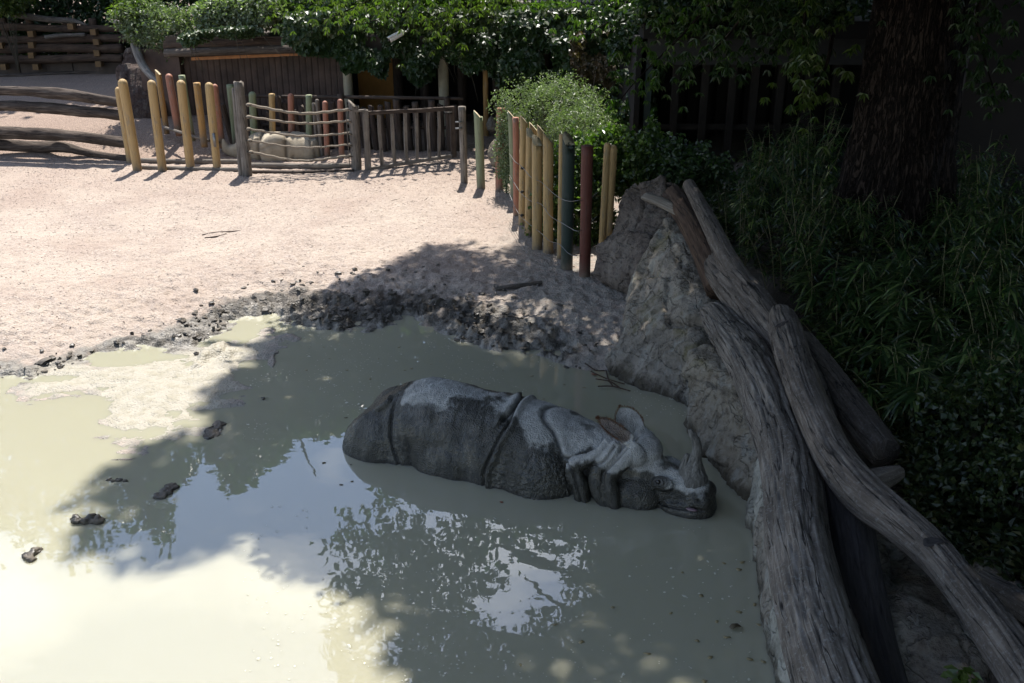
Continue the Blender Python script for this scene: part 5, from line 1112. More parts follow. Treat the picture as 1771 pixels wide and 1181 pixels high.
leaves_at(c, 11, (.27, .27, .2), .27, .085, LT, 'crown', tree, test=lambda q: crown_ok(q, -.1))['kind'] = 'stuff'
# low overhanging branches, seen mirrored in the pond
n = 9000; mx = rng.uniform(560, 1420, n); my = rng.uniform(850, 1330, n); zz = rng.uniform(4.2, 6.4, n); Wp = np.array([P(x, y) for x, y in zip(mx, my)]); c = np.c_[Wp[:, :2]*(1+zz[:, None]/HCAM), zz]
hol = fbm(np.c_[mx/95, my/70, zz*0], 3, 61); hol2 = np.exp(-(((mx-940)/90)**2+((my-985)/95)**2))+.8*np.exp(-(((mx-1140)/45)**2+((my-975)/30)**2))+.6*np.exp(-(((mx-870)/40)**2+((my-910)/20)**2))
s = shadow_xy(c); keep = inpoly(s[:, 0], s[:, 1], SHADE) & (hol+hol2*1.5 < .50) & crown_ok(c, -.2); c = c[keep]; c = c[rng.permutation(len(c))[:2500]]; print('low sprays', len(c))
leaves_at(c, 9, (.16, .16, .10), .17, .042, LT, 'low_foliage', tree, test=lambda q: crown_ok(q, -.3))['kind'] = 'stuff'
# palmate hanging sprays in the picture's upper part
def palmate(C, size, mat, name, parent=None, origin=None, k=6, w_=.17, hang=.9):
    n = len(C); ax = rdir(n, -.2, .5); ax /= np.linalg.norm(ax, axis=1)[:, None]; out = []; U = []; B = []
    h0 = np.stack([ax[:, 0], ax[:, 1], 0*ax[:, 0]], 1); h0 /= np.linalg.norm(h0, axis=1)[:, None]+1e-9; sd = np.cross(h0, [0, 0, 1.])
    for j in range(k):
        t = (j-(k-1)/2)/(k-1)*2*1.6; d = h0*math.cos(t)+sd*math.sin(t)+np.array([0, 0, -hang])*rng.uniform(.5, 1.3, n)[:, None]+.15*rng.normal(size=(n, 3)); out.append(d); B.append(C); U.append(h0*.6+np.array([0, 0, .8]))
    D = np.concatenate(out); L = np.tile(size*rng.uniform(.7, 1.2, n), k); V, f = leafmesh(np.concatenate(B), D, np.concatenate(U)+.2*rng.normal(size=(n*k, 3)), L, L*w_, .25); return mk(name, V, f, mat, parent, origin=origin, smooth=False)
def branch_spray(pts, Yd, n, jit, size, mat, parent, thick=.03):
    """hanging branch along photo pixels at distance Yd, with n leaf hands around it"""
    c_ = resample([(*Q(x, y, Yd+dy), thick) for x, y, dy in pts], 40); c_[:, 3] = np.linspace(thick, .006, 40); v, f, uv = tube(c_, 7, True, .1); mk('branch', v, f, BARK, parent, uv=uv)
    k = rng.integers(3, 40, n); C = c_[k, :3]+rng.normal(size=(n, 3))*np.array(jit)
    palmate(C, size, mat, 'branch_leaves', parent)
for pts, Yd, n_, jit, sz, mt in [
    ([(700, -60, 0), (650, -8, -.3), (600, 18, -.5), (560, 34, -.6)], 20.8, 150, (.6, .4, .17), .13, LY), ([(900, -60, 0), (830, -10, 0), (790, 25, 0), (745, 60, -.2)], 20.8, 170, (.45, .4, .24), .13, LY), ([(760, -60, 0), (720, -10, 0), (690, 25, 0), (618, 40, -.2)], 20.9, 110, (.5, .3, .15), .13, LG),
    ([(1330, -80, 0), (1240, -5, 0), (1180, 60, 0), (1100, 140, -.3), (1068, 180, -.3)], 14.5, 140, (.42, .4, .17), .12, LT), ([(1340, -80, 0), (1300, 0, 0), (1260, 60, 0), (1200, 118, 0)], 14.0, 170, (.45, .4, .22), .12, LI), ([(1400, -60, 0), (1390, 20, 0), (1350, 80, 0), (1300, 112, 0)], 14.2, 150, (.40, .4, .2), .12, LI),
    ([(1395, -60, 0), (1392, 20, 0), (1388, 80, 0), (1384, 150, 0)], 13.6, 70, (.10, .2, .16), .13, LG), ([(1120, -60, 0), (1090, -5, 0), (1060, 30, 0), (1020, 60, 0)], 20.0, 110, (.6, .4, .18), .13, LG), ([(1440, 60, 0), (1430, 110, 0), (1410, 150, 0), (1380, 170, 0)], 13.8, 50, (.22, .3, .2), .14, LY),
    ([(1720, -60, 0), (1690, 20, 0), (1700, 90, 0), (1720, 160, 0)], 13.0, 150, (.20, .3, .26), .12, LI)]:
    branch_spray(pts, Yd, n_, jit, sz, mt, tree)
# ------------------------------------------------------------------ trees behind the terrace
def back_tree(x, y, top_z, rx, label, seed, n=900, zlo=None, free=False, L=.34):
    root = thing('tree', label, 'tree', (x, y, TZ if y > 24.6 and abs(x) < 14 else 0)); z0_ = world_loc(root)[2]; v, f, uv = tube(resample([(x, y, z0_-.2, .30), (x+.2, y, z0_+(top_z-z0_)*.4, .22), (x, y+.1, top_z*.85, .08)], 20), 12, True, .1); mk('trunk', v, f, BARK, root, uv=uv)
    zlo = zlo if zlo is not None else z0_+1.0; c = rdir(n); c *= (rng.uniform(.25, 1, n)**.5)[:, None]; c[:, 2] = c[:, 2]*(top_z-zlo)/2+(top_z+zlo)/2; c[:, 0] = c[:, 0]*rx+x; c[:, 1] = c[:, 1]*rx*.8+y
    c = c+.35*rx*.3*np.stack([fbm(c*.5, 2, seed), fbm(c*.5, 2, seed+1), fbm(c*.5, 2, seed+2)], 1)
    for k in range(4): limb((x, y, z0_+(top_z-z0_)*(.3+.1*k)), c[k*7], .10, .03, .3, k+seed, root, 'limb', 8, 12)
    def tst(q):
        mx, my = mirror_px(q); hole = inpoly(mx+18*fbm(np.c_[mx/60, my/60, mx*0], 2, 3), my, SKYHOLE); s = shadow_xy(q); sunny = (s[:, 1] < np.where(s[:, 0] < -8.2, 21.2, 22.6)) & (s[:, 0] < 2.6)
        return ~hole & ~sunny
    leaves_at(c, 16, (.42, .42, .32), L, L*.33, LF, 'crown', root, test=tst)['kind'] = 'stuff'
GTB = 'trees behind the visitor terrace'
for k, (x, y, tz_, rx) in enumerate([(-23, 33, 13, 4.5), (-17, 32, 18, 4.5), (-12.5, 32.5, 18, 4.5), (-8.5, 32, 15.5, 4), (-4.5, 33, 16, 4), (-.5, 34, 17, 4), (3.5, 33, 18, 4.2), (8, 32, 19, 4.5), (13, 31, 19, 5), (18, 27, 17, 5)]):
    back_tree(x, y, tz_, rx, 'tall leafy tree standing in the row behind the visitor terrace', 70+k*3)
    COL.objects[-1]
for o in COL.objects:
    if o.get('label', '').startswith('tall leafy tree'): o['group'] = GTB
back_tree(-12.5, 29.3, 9.0, 3.6, 'low dense unseen tree added to shade the log wall at the upper left', 131, 1100, 3.7, L=.3)  # crown stays above the frame, added to put the log wall in shade
back_tree(-17, 29.5, 9.5, 3.2, 'low dense unseen tree added left of the log wall to shade it', 134, 800, 3.7, L=.3)  # out of frame, added to widen the shade on the log wall
back_tree(11, 21, 18, 5.5, 'spreading tree over the dark shed at the right edge', 140, 1500, 7.0)
back_tree(4.5, 26, 17, 4.5, 'tree whose crown rises above the shed roof', 150, 1100, 8.0)
for k, (x, y, tz_, rx, lab) in enumerate([(9.5, 3, 14, 4.5, 'unseen leafy tree added on the bank right of the pond to cut sky light'), (13, 10, 15, 4.5, 'unseen leafy tree added on the bank beyond the forked log to cut sky light'), (6, -6, 14, 5, 'unseen leafy tree added behind the viewer on the right to cut sky light'),
    (-2, -9, 14, 5, 'unseen leafy tree added straight behind the viewer to cut sky light'), (-11, -9, 14, 5, 'unseen leafy tree added behind the viewer on the left to cut sky light')]): back_tree(x, y, tz_, rx, lab, 160+k*5, 1100, 1.5 if k < 4 else 2.5, L=.42)  # all five are unseen, added to dim sky light over the shaded side
# ------------------------------------------------------------------ shrubs, ivy and roof plants
def stems(parent, c, n, h, spread, mat=STEM, r=.010):
    P_ = []
    for k in range(n):
        a_ = rng.uniform(0, 6.28); e = np.array(c)+np.array([math.cos(a_)*spread*rng.uniform(.3, 1), math.sin(a_)*spread*rng.uniform(.3, 1), h*rng.uniform(.6, 1)])
        v, f, _ = tube(resample([(*c, r), (*((np.array(c)+e)/2+np.array([0, 0, h*.1])), r*.8), (*e, r*.3)], 7), 5); P_.append((v, f))
    v, f = merge(P_); o = mk('stems', v, f, mat, parent); o['kind'] = 'stuff'; return o
def shrub(label, base_, centre, rad, n, L, W, mat, seed, cat='shrub', clump=.5, group=None, name='shrub', down=.2, st=12):
    root = thing(name, label, cat, base_, group); c = rdir(n); c *= (rng.uniform(.3, 1, n)**.45)[:, None]*np.array(rad); d = fbm((c+np.array(centre))*2.4/max(rad), 3, seed); c = c*(1+.6*d[:, None])+np.array(centre); c = c[d > -clump]
    ns = 34; dr = rdir(ns, -.1, 1); tt = np.linspace(.7, 1.0, 14); ext = rng.uniform(1.0, 1.42, ns); sp = (np.array(centre)+(dr[:, None, :]*np.array(rad)*ext[:, None, None])*tt[None, :, None]).reshape(-1, 3)+rng.normal(size=(ns*14, 3))*L*.35
    c = np.vstack([c, sp]) if n > 1000 else c
    nn = len(c); D = rdir(nn); D[:, 2] = D[:, 2]*.8-down; V, f = leafmesh(c, D, rdir(nn, 0, 1), L*rng.uniform(.6, 1.3, nn), W*rng.uniform(.7, 1.2, nn), .15); o = mk('foliage', V, f, mat, root, smooth=False); o['kind'] = 'stuff'
    stems(root, base_, st, centre[2]+rad[2]*.6-base_[2], max(rad[0], .15)*.7); return root
def pxs(poly, n):
    xs = [p[0] for p in poly]; ys_ = [p[1] for p in poly]; out = []
    while sum(len(o) for o in out) < n: x = rng.uniform(min(xs), max(xs), n); y = rng.uniform(min(ys_), max(ys_), n); k = inpoly(x, y, poly); out.append(np.c_[x, y][k])
    return np.vstack(out)[:n]
def curtain(label, poly, Yd, n, L, W, mat, seed, dep=.22, cat='ivy', name='ivy', lobes=True):
    q = pxs(poly, int(n*1.5)); nz_ = fbm(np.c_[q/38, q[:, :1]*0], 3, seed); k = nz_ > -.42; q = q[k][:n]; nz_ = nz_[k][:n]; C = np.array([Q(x, y, Yd) for x, y in q]); C[:, 1] -= dep*(.5+nz_)+rng.uniform(-.05, .08, len(C))
    root = thing(name, label, cat, (C[:, 0].mean(), Yd, C[:, 2].min())); nn = len(C)
    D = np.stack([rng.normal(0, .5, nn), rng.normal(-.35, .3, nn), rng.uniform(-1, -.1, nn)], 1); U = np.stack([rng.normal(0, .45, nn), rng.normal(-.8, .3, nn), rng.uniform(.0, 1.1, nn)], 1)
    V, f = leafmesh(C, D, U, L*rng.uniform(.6, 1.25, nn), W*rng.uniform(.75, 1.2, nn), .1, .15); o = mk('foliage', V, f, mat, root, smooth=False); o['kind'] = 'stuff'
    T_ = []
    for s in range(10):
        i_ = rng.integers(0, nn); p = C[i_]; e = p+np.array([rng.normal(0, .25), .05, -rng.uniform(.3, .9)]); v, f, _ = tube(resample([(*p, .008), (*((p+e)/2+rng.normal(0, .04, 3)), .007), (*e, .003)], 8), 5); T_.append((v, f))
    v, f = merge(T_); o = mk('vines', v, f, STEM, root); o['kind'] = 'stuff'; return root
YI = YF-.25
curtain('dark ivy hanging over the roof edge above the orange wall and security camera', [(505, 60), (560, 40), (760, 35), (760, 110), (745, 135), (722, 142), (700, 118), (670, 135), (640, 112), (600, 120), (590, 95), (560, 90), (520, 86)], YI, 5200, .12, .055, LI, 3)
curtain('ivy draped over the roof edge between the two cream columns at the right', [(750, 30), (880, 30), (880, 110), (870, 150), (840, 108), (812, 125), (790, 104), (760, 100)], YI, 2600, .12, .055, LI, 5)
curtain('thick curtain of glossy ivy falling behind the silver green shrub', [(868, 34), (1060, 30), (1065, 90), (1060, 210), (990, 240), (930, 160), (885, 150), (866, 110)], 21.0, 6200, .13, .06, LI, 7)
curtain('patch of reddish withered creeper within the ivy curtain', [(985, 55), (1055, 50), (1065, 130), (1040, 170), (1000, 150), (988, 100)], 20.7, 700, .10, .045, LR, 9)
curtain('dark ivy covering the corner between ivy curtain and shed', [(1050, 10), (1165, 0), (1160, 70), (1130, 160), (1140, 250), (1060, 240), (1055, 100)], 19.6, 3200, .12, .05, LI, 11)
curtain('bright sunlit ivy creeping over the front of the planted roof', [(500, 14), (660, 10), (760, 10), (880, 14), (1060, 10), (1060, 50), (880, 46), (760, 50), (640, 48), (560, 60), (520, 78), (495, 66)], YI-.1, 5600, .12, .055, LV, 13)
curtain('leafy creeper with pale flowers along the roof edge above the log beam', [(330, 52), (400, 44), (505, 42), (520, 66), (470, 58), (420, 60), (370, 62), (330, 74), (315, 62)], YI-.25, 3600, .10, .05, LV, 15)
for k, (x, y, rx, rz, n_, L, W, mt, lab) in enumerate([(272, 42, .78, .52, 5200, .10, .020, LSV, 'feathery grey green shrub on the roof corner above the leaning trunks'), (228, 25, .35, .35, 1300, .11, .022, LY, 'yellow green tuft of shrub left of the feathery grey green one'),
    (380, 26, .60, .34, 4200, .09, .035, LSV, 'variegated shrub with whitish leaves left on the planted roof'), (440, 20, .66, .36, 4600, .09, .035, LSV, 'widest variegated whitish shrub in the middle of the planted roof'), (500, 34, .45, .28, 2200, .09, .035, LG, 'green shrub on the roof before the visitors'),
    (560, 16, .8, .3, 3600, .11, .04, LV, 'bright leafy shrub on the roof above the left end of the ivy'), (650, 10, .8, .3, 3600, .11, .04, LY, 'yellow green leafy shrub on the roof above the security camera'), (750, 6, .8, .3, 3200, .11, .04, LG, 'sunlit leafy shrub on the roof above the middle cream column'), (840, 8, .7, .3, 2600, .11, .04, LY, 'leafy shrub on the roof left of the railing'),
    (960, 24, 1.2, .16, 3200, .11, .04, LG, 'low shrub growing along the foot of the railing'), (1085, 14, .6, .35, 2200, .11, .04, LI, 'dark shrub at the right end of the railing')]):
    c_ = Q(x, y, YF+(.15 if k in (2, 3) else .55)+.12*(k % 3)); shrub(lab, (c_[0], c_[1], zu+.55), c_, (rx, .45, rz), n_, L, W, mt, 20+k)
for k, (x, y, rx, rz, mt, lab) in enumerate([(-40, 20, 1.6, 1.5, LI, 'dark bush behind the left end of the log wall'), (50, 10, 1.5, 1.6, LI, 'dark bush behind the log wall below the bright twig'), (130, 15, 1.5, 1.6, LI, 'dark bush behind the log wall, left of the feathery shrub'), (215, 20, 1.3, 1.5, LI, 'dark bush behind the feathery grey green shrub'),
    (290, 10, 1.3, 1.3, LI, 'dark bush between feathery shrub and terrace'), (55, 72, .8, .35, LG, 'sunlit leaves glimpsed through the left gaps of the log wall'), (150, 78, .9, .35, LG, 'sunlit leaves glimpsed through the right gaps of the log wall'), (10, 4, .5, .3, LY, 'yellow green twig of leaves in the top left corner')]):
    c_ = Q(x, y, 28.8 if k < 7 else 26.5); shrub(lab, (c_[0], c_[1], .9), c_, (rx, .7, rz), 5200 if k < 5 else 1800, .13 if k < 5 else .10, .05 if k < 5 else .04, mt, 120+k)
for k, (x, y) in enumerate([(1165, 22), (1250, 16), (1335, 20), (1420, 14)]):
    c_ = Q(x, y, 18.7); shrub(['dark creeper mound on the left end of the shed roof', 'dark creeper mound on the shed roof above the grey lintel', 'dark creeper mound on the shed roof behind the hanging leaves', 'dark creeper mound on the shed roof beside the big tree'][k], (c_[0], c_[1]+.2, zt+.3), c_, (.75, .5, .36), 3000, .12, .045, LI, 140+k)
# bushes inside the fence
c_ = Q(955, 190, 17.6); b_ = np.array([c_[0], c_[1], .15]); shrub('silvery feathery bush rising behind the yellow posts', b_, c_, (.80, .6, .58), 9000, .055, .011, LSV, 41, st=30)
c_ = Q(1000, 225, 16.6); shrub('silver green lower bush right behind the pointed posts', np.array([c_[0], c_[1], .15]), c_, (.55, .45, .42), 4500, .055, .012, LSV, 42)
c_ = Q(876, 262, 17.3); shrub('fine leaved sage green bush growing through the pink posts', np.array([c_[0], c_[1], .15]), c_, (.17, .25, .75), 4200, .045, .011, LSV, 43)
c_ = Q(1040, 290, 15.2); shrub('bright green leafy bush between the posts and the brown boulder', np.array([c_[0], c_[1], .15]), c_, (.72, .5, .55), 5200, .085, .034, LG, 44)
c_ = Q(1000, 380, 14.6); shrub('green bush filling the gaps low between dark green and red brown posts', np.array([c_[0], c_[1], .1]), c_, (.55, .3, .62), 4200, .075, .03, LG, 45)
c_ = Q(1110, 285, 15.0); shrub('green bush with upright shoots behind the brown boulder', np.array([c_[0], c_[1], .2]), c_, (.6, .5, .42), 3600, .085, .035, LG, 46)
c_ = Q(1128, 262, 15.3); shrub('upright leafy shoot above the brown boulder', np.array([c_[0], c_[1], .2]), c_, (.14, .14, .5), 500, .08, .035, LG, 47)
c_ = Q(958, 340, 15.0); shrub('climbing plant wound round the stained yellow post', np.array([c_[0]-.1, c_[1], .1]), c_+np.array([-.05, -.15, -.1]), (.22, .16, .75), 1500, .07, .03, LG, 48, cat='climber', name='climber')
c_ = Q(932, 385, 15.0); shrub('small yellow green weed between the thick yellow posts', np.array([c_[0], c_[1], .1]), c_+np.array([0, -.12, 0]), (.18, .14, .28), 420, .06, .022, LY, 49, cat='plant', name='plant')
c_ = Q(1175, 300, 14.6); shrub('dark glossy bush behind the slender leaning log', np.array([c_[0], c_[1], .3]), c_, (.65, .5, .38), 3200, .08, .032, LI, 50)
# ------------------------------------------------------------------ bamboo like plants and undergrowth on the bank
def bamboo(bx, by, h, nc, nl, L, label, group, mat=LB, spread=.45, W=.013):
    b_ = G(bx, by) if not isinstance(bx, np.ndarray) else bx; root = thing('bamboo', label, 'bamboo', b_, group); T_ = []; C = []; D = []
    for k in range(nc):
        a_ = rng.uniform(0, 6.28); r_ = rng.uniform(0, .22); s0 = b_+np.array([math.cos(a_)*r_, math.sin(a_)*r_, -.05]); e = s0+np.array([math.cos(a_)*spread*rng.uniform(.2, 1.), math.sin(a_)*spread*rng.uniform(.2, 1.), h*rng.uniform(.55, 1.05)])
        pth = resample([(*s0, .006), (*(s0*.5+e*.5+np.array([0, 0, .12*h])), .005), (*e, .002)], 12); v, f, _ = tube(pth, 5); T_.append((v, f))
        for j in range(nl):
            t = rng.uniform(.35, 1)*11; i_ = int(t); p = pth[min(i_, 11), :3]; az = rng.uniform(0, 6.28)
            for q in range(rng.integers(3, 6)): C.append(p+rng.normal(0, .012, 3)); az2 = az+rng.normal(0, .55); D.append((math.cos(az2), math.sin(az2), rng.uniform(-.35, .5)))
    v, f = merge(T_); mk('culms', v, f, CULM, root)
    C = np.array(C); D = np.array(D); V, f = blademesh(C, D, L*rng.uniform(.6, 1.2, len(C)), W*L/.22*rng.uniform(.7, 1.2, len(C)), rng.uniform(.15, .9, len(C))); mk('leaves', V, f, mat, root, smooth=False)
zones = [('bamboo between slender log and big tree', [(1250, 400), (1300, 370), (1345, 350), (1400, 375), (1300, 440), (1360, 430), (1420, 420), (1280, 480), (1345, 500), (1400, 480)], 1.0, .19),
    ('tall bamboo left of the big tree', [(1330, 300), (1370, 285), (1410, 300), (1300, 330), (1400, 330)], 1.15, .19),
    ('bamboo at the foot of the big tree', [(1450, 430), (1500, 440), (1560, 450), (1620, 430), (1480, 400), (1660, 420)], .75, .20),
    ('bamboo right of the big tree', [(1660, 380), (1700, 400), (1750, 390), (1720, 440), (1780, 440), (1690, 350)], 1.0, .22),
    ('broad bladed bamboo behind the short log', [(1450, 620), (1500, 600), (1480, 560), (1540, 660), (1570, 620), (1430, 560), (1600, 700), (1560, 740)], .85, .27),
    ('bamboo at the dark right edge', [(1640, 560), (1700, 540), (1760, 560), (1660, 640), (1730, 640), (1640, 720), (1720, 720), (1790, 700), (1600, 520), (1680, 480), (1760, 480)], .9, .25)]
for lab, pl_, h, L in zones:
    rows = {}
    for q in pl_: rows.setdefault(int(q[1]//75), []).append(q)
    ks = sorted(rows); rn = {1: ['only'], 2: ['back', 'front'], 3: ['back', 'middle', 'front'], 4: ['rearmost', 'second', 'third', 'front'], 5: ['rearmost', 'second', 'third', 'fourth', 'front']}[len(ks)]; nth = ['leftmost', 'second from the left', 'third from the left', 'fourth from the left', 'fifth from the left', 'sixth from the left']
    for r_, kk in zip(rn, ks):
        for j_, (x, y) in enumerate(sorted(rows[kk])):
            place = f'{nth[j_]} of the {r_} row' if len(rows[kk]) > 1 else f'alone in the {r_} row'
            bamboo(x+rng.uniform(-10, 10), y+rng.uniform(-8, 8), h*rng.uniform(.8, 1.2), rng.integers(7, 11), 9, L, f'{lab}, {place}', 'bamboo thicket on the planted bank')
def cover(label, poly, n, L, W, mat, hgt, seed, name='undergrowth'):
    q = pxs(poly, n); C = np.array([P(x, y, .4) for x, y in q]); zt_ = terrain(C[:, 0], C[:, 1], False)[0]; nz_ = fbm(np.c_[C[:, :2]*1.6, C[:, :1]*0], 3, seed); C[:, 2] = zt_+rng.uniform(0, 1, len(C))*hgt*(.6+.8*nz_).clip(.1, 1.6)
    D = rdir(len(C), -.3, .7); V, f = leafmesh(C, D, rdir(len(C), .1, 1), L*rng.uniform(.5, 1.3, len(C)), W*rng.uniform(.7, 1.2, len(C)), .3); o = mk(name, V, f, mat, origin=(C[:, 0].mean(), C[:, 1].mean(), zt_.min()), smooth=False); props(o, label, kind='stuff'); return o
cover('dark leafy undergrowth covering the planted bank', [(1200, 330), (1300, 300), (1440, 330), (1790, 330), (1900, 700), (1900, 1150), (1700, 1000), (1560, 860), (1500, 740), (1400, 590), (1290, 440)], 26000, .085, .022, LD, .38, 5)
cover('dense low ground cover behind the boulders and fence', [(1100, 300), (1200, 290), (1450, 290), (1450, 360), (1250, 420), (1190, 380), (1120, 330)], 6000, .08, .028, LI, .35, 8, 'ground_cover')
for k, (x, y, rx, h_, lab) in enumerate([(1690, 790, .45, .42, 'broad leaved dark bush right of the forked log, upper one'), (1740, 880, .45, .38, 'broad leaved dark bush at the right edge beside the log end'), (1640, 850, .35, .30, 'low broad leaved bush touching the forked log')]):
    b_ = G(x, y+30); shrub(lab, b_, b_+np.array([0, 0, h_*.8]), (rx, rx, h_), 1700, .062, .026, LD2, 90+k)
b_ = P(1668, 1176, .85); shrub('small bright green sprout in the bottom right corner', b_-np.array([0, 0, .5]), b_, (.09, .08, .06), 40, .075, .026, LY, 97, cat='plant', name='plant')
# grass like shoots standing out bright against the thicket
for k, (x, y, h_) in enumerate([(1492, 520, .9), (1268, 255+90, .7)]): pass
# ------------------------------------------------------------------ loose mud, gravel, leaves
ico = bmesh.new(); bmesh.ops.create_icosphere(ico, subdivisions=1, radius=1.0); IV = np.array([v.co[:] for v in ico.verts]); IF = np.array([[v.index for v in f.verts] for f in ico.faces]); ico.free()
def scatter(C, R, mat, name, label, rough=.35, squash=.65, seed=0):
    n = len(C); V = IV[None]*(1+rough*rng.normal(size=(n, len(IV), 1))).clip(.45, 1.6); s = np.stack([R*rng.uniform(.7, 1.5, n), R*rng.uniform(.7, 1.5, n), R*squash*rng.uniform(.7, 1.2, n)], 1); V = V*s[:, None]
    a_ = rng.uniform(0, 6.28, n); ca, sa = np.cos(a_)[:, None], np.sin(a_)[:, None]; x = V[..., 0]*ca-V[..., 1]*sa; y = V[..., 0]*sa+V[..., 1]*ca; V = np.stack([x, y, V[..., 2]], -1)+C[:, None]
    Fq = (IF[None]+np.arange(n)[:, None, None]*len(IV)).reshape(-1, 3); o = mk(name, V.reshape(-1, 3), Fq, mat, origin=(float(C[:, 0].mean()), float(C[:, 1].mean()), float(C[:, 2].min())), smooth=False); return props(o, label, kind='stuff')
MUDM = NT('wet_clods'); ob = MUDM.coord('Object'); nn_ = MUDM.noise(ob, 7, 4, .6); MUDC = MUDM.fin(MUDM.mix(MUDM.rng(nn_, .4, .62), (.038, .031, .023), (.15, .125, .095)), MUDM.rng(nn_, .4, .6, .35, .8), MUDM.bump(MUDM.noise(ob, 60, 3), .5, .01))
n = 26000; x = rng.uniform(-6.8, 2, n); y = rng.uniform(8.5, 14.5, n); z, sdv, mu, bb = terrain(x, y, True)
dens = mu*np.exp(-(np.minimum(sdv-.1, 0)/.2)**2)*.42*(.14+.86*sstep(-.1, .55, fbm(np.c_[x*2.0, y*2.6, x*0], 3, 7)))
k = (rng.uniform(0, 1, n) < dens) & (z > -.02) & (x < np.interp(y, [8.8, 10.2, 13], [1.7, 1.3, 1.6])); C = np.stack([x, y, z+.008], 1)[k]; R = rng.uniform(.008, .035, len(C))*(1+.7*(rng.uniform(0, 1, len(C)) > .93)); print('clods', len(C))
scatter(C, R, MUDC, 'mud_clods', 'dark wet clods of trampled mud strewn along the pond edge')
GRV = NT('gravel_bits'); g_ = GRV.n('NewGeometry'); GRVC = GRV.fin(GRV.ramp(g_.outputs['Random Per Island'], [(0, (.20, .14, .11)), (.45, (.42, .32, .26)), (1, (.66, .58, .50))]), .9)
n = 60000; x = rng.uniform(-10.5, 2.5, n); y = rng.uniform(10, 21.5, n)**1.0; z, sdv, mu, bb = terrain(x, y, True); k = (sdv > .35) & (x < np.interp(y, [10.2, 13, 16, 20], [1.4, 1.9, 1.0, .4])) & (rng.uniform(0, 1, n) < .30+.7*sstep(14, 19, y)); C = np.stack([x, y, z+.002], 1)[k][:24000]
tet = np.array([[1, 0, -.3], [-.6, .8, -.3], [-.6, -.8, -.3], [0, 0, .6]]); Rr_ = rng.uniform(.005, .014, len(C)); a_ = rng.uniform(0, 6.28, len(C)); V = tet[None]*Rr_[:, None, None]*np.array([1.6, .8, .7]); ca, sa = np.cos(a_)[:, None], np.sin(a_)[:, None]; V = np.stack([V[..., 0]*ca-V[..., 1]*sa, V[..., 0]*sa+V[..., 1]*ca, V[..., 2]], -1)+C[:, None]
o = mk('gravel', V.reshape(-1, 3), (np.array([[0, 1, 3], [1, 2, 3], [2, 0, 3]])[None]+np.arange(len(C))[:, None, None]*4).reshape(-1, 3), GRVC, origin=(-4, 15, 0), smooth=False); props(o, 'gravel and wood chips scattered over the sandy ground', kind='stuff')
STRW = NT('straw').fin((.10, .075, .05), .8); n = 260; x = rng.uniform(-9.5, 1.2, n); y = rng.uniform(12.4, 19.2, n); z = terrain(x, y, True)[0]+.004; a_ = rng.uniform(0, 6.28, n); L_ = rng.uniform(.03, .14, n)*(1+(rng.uniform(0, 1, n) > .95)*1.5)
C = np.stack([x, y, z], 1); V, f = leafmesh(C, np.stack([np.cos(a_), np.sin(a_), rng.uniform(-.02, .12, n)], 1), np.tile([0, 0, 1.], (n, 1)), L_, .004, .05); props(mk('straw', V, f, STRW, origin=(-4, 15, 0), smooth=False), 'scattered dark straws and bark shreds on the sand', kind='stuff')
glog('stick', [(354, 412, 2), (372, 410, 2), (392, 405, 1.6)], RAILW, 'second thin twig lying just below the first on the sand', 21, n=16)
# clumps of mud standing out of the water
def clump(px, py, wx_, wy_, h, seed, label, n=9, axis=0):
    wx_ *= .85; wy_ *= .8; h *= .85; p = P(px, py); parts = []; r_ = np.random.default_rng(seed)
    for k in range(n):
        u = r_.uniform(-1, 1); o = np.array([u*wx_*math.cos(axis)+r_.normal(0, .15)*wy_, u*wx_*math.sin(axis)+r_.uniform(-1, 1)*wy_*.6, r_.uniform(-.03, .2)*h]); parts.append(ellipsoid(p+o, (wy_*r_.uniform(.35, .7), wy_*r_.uniform(.3, .6), h*r_.uniform(.5, 1)), 12, 8))
    W_, F_ = remeshed(parts, .012, 1); N_ = vnormals(W_, F_); W_ = W_+N_*(.015*ridged(W_*np.array([16, 16, 26]), 3, seed)-.006+.008*fbm(W_*40, 2, seed))[:, None]
    return props(mk('mud_clump', W_, F_, MUDC, origin=(p[0], p[1], 0)), label, 'mud clump')
clump(152, 900, .12, .10, .06, 3, 'dark mud clump standing in the shade edge of the pond')
clump(54, 962, .05, .09, .035, 4, 'elongated mud clump alone in the sunlit cream water', 12, 1.5)
clump(285, 852, .07, .12, .03, 5, 'flat dark mud clump in the middle of the shaded water', 12, 1.2); clump(205, 830, .13, .06, .02, 6, 'thin low mud clump above the flat dark one', 8)
clump(352, 612, .10, .08, .06, 7, 'tall dark mud clump at the tip of the pale mud bar'); clump(402, 612, .14, .05, .04, 8, 'narrow mud ridge right of the tall clump', 10, .3); clump(448, 690, .06, .04, .02, 9, 'small low mud clump left of the rhinoceros rump', 5)
clump(370, 745, .12, .16, .015, 10, 'broad flat mud patch barely breaking the rippled water', 14, 1.3); clump(820, 590, .10, .07, .03, 12, 'mud clump off the churned bank above the rhinoceros', 8); clump(1000, 636, .16, .05, .03, 13, 'low mud ridge near the twigs by the grey boulder', 8)
# twigs at the foot of the grey boulder
GT = 'twigs washed up at the foot of the grey boulder'
for k, pts in enumerate([[(1022, 642), (1050, 655), (1080, 664)], [(1030, 655), (1056, 660), (1074, 672)], [(1048, 640), (1052, 655), (1060, 668)], [(1034, 668), (1060, 668), (1090, 676)], [(1012, 628), (1030, 640), (1046, 641)]]):
    q = [(*P(x, y, .03+.015*math.sin(k*2+i)), .007) for i, (x, y) in enumerate(pts)]; v, f, uv = tube(resample(q, 12), 6, True, .2); props(mk('twig', v, f, BROWNW, origin=q[0][:3], uv=uv), 'thin wet twig washed up at the foot of the grey boulder', 'twig', GT)
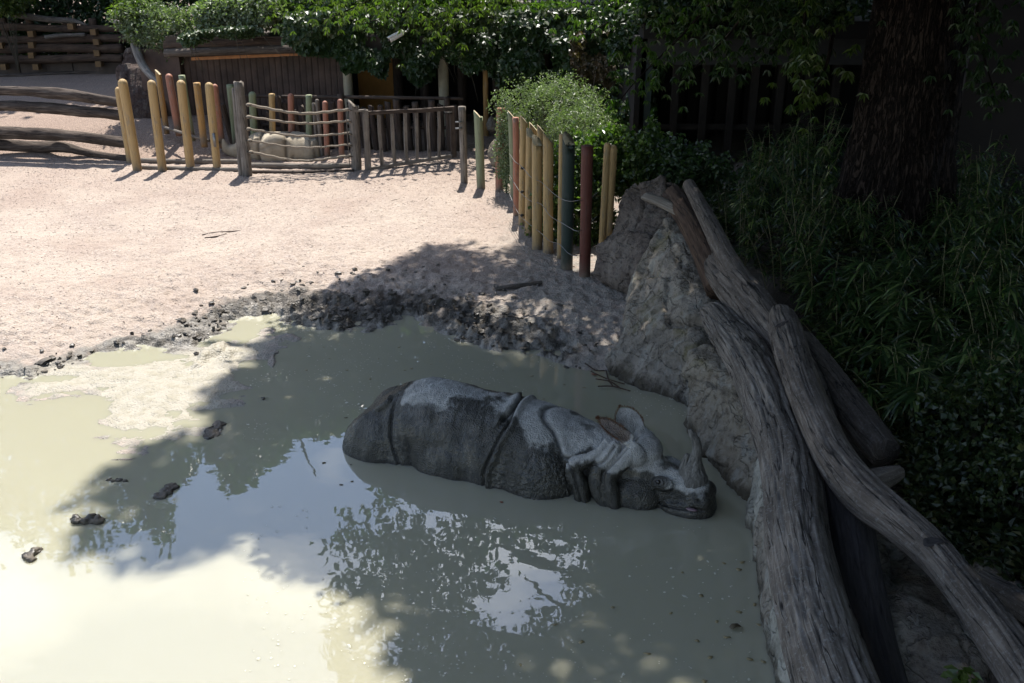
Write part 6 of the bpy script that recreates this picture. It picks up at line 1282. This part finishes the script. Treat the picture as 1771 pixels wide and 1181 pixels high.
# leaves floating on the pond
FL = NT('floating_leaf_brown').fin((.30, .24, .12), .5); FL2 = NT('floating_leaf_dark').fin((.14, .11, .06), .5)
def fleaf(px, py, s, mat, label, group, curl=0.0):
    p = P(px, py, .004); a0 = rng.uniform(0, 6.28); n = 9; V = [p+np.array([0, 0, .002])]
    for k in range(n): t = 2*np.pi*k/n; rr = s*(1+.25*math.cos(2*(t))+.18*rng.normal()); V.append(p+np.array([math.cos(t+a0)*rr, math.sin(t+a0)*rr*.7, abs(math.sin(t))*curl+.001]))
    V2 = [v-np.array([0, 0, .0015]) for v in V]; f = [(0, 1+k, 1+(k+1) % n) for k in range(n)]+[(n+1, n+2+(k+1) % n, n+2+k) for k in range(n)]+[(1+k, n+2+k, n+2+(k+1) % n, 1+(k+1) % n) for k in range(n)]
    return props(mk('floating_leaf', V+V2, f, mat, origin=p), label, 'leaf', group)
for x, y in [(1284, 972), (1252, 974), (1278, 985), (1212, 1030), (1305, 1045), (1312, 1080), (1278, 1058), (1257, 1102), (1228, 1137), (1296, 1140), (1320, 1144), (1206, 1108), (1218, 1178), (1160, 1060), (1060, 1050), (1120, 1130), (1005, 1110), (900, 1150), (1180, 990), (1240, 1075), (960, 1080)]:
    fleaf(x, y, rng.uniform(.012, .026), FL, 'small tan leaf floating on the shaded water near the edging stones', 'tan leaves floating in the lower right of the pond')
fleaf(1272, 1086, .04, FL2, 'dark curled leaf, the largest floating beside the edging stones', None, .03)
for x, y in [(598, 722), (607, 803), (623, 762), (609, 832), (590, 838), (560, 800), (700, 640), (712, 637), (745, 630), (600, 640), (655, 620), (690, 600), (570, 620), (640, 655), (530, 640), (560, 600), (760, 625), (870, 640), (920, 650), (975, 665), (1010, 670), (940, 690), (830, 655)]:
    fleaf(x, y, rng.uniform(.010, .020), FL2 if y > 700 else FL, 'small leaf drifting on the water around the rhinoceros back and rump', 'small leaves drifting around the rhinoceros')
fleaf(868, 868, .018, NT('floating_leaf_red').fin((.22, .07, .03), .5), 'single reddish leaf floating just below the rhinoceros shoulder', None)
for x, y in [(1036, 622), (1048, 634), (1026, 648)]: fleaf(x, y, .035, NT('fallen_leaf').fin((.32, .15, .09), .6), 'reddish brown fallen leaf on the mud by the twigs', 'fallen leaves by the twigs', .015)
# floating specks of scum
n = 3200; mx = rng.uniform(420, 1300, n); my = np.where(rng.uniform(0, 1, n) < .8, rng.uniform(560, 760, n), rng.uniform(860, 1180, n)); k = fbm(np.c_[mx/70, my/50, mx*0], 2, 9) > .0; C = np.array([P(x, y, .003) for x, y in zip(mx[k], my[k])]); k2 = inpoly(C[:, 0], C[:, 1], WATER); C = C[k2]
scatter(C, rng.uniform(.0025, .0075, len(C))*(1+1.2*(rng.uniform(0, 1, len(C)) > .96)), NT('scum').fin((.62, .60, .48), .5), 'scum', 'tiny specks of debris floating on the pond', squash=.25)
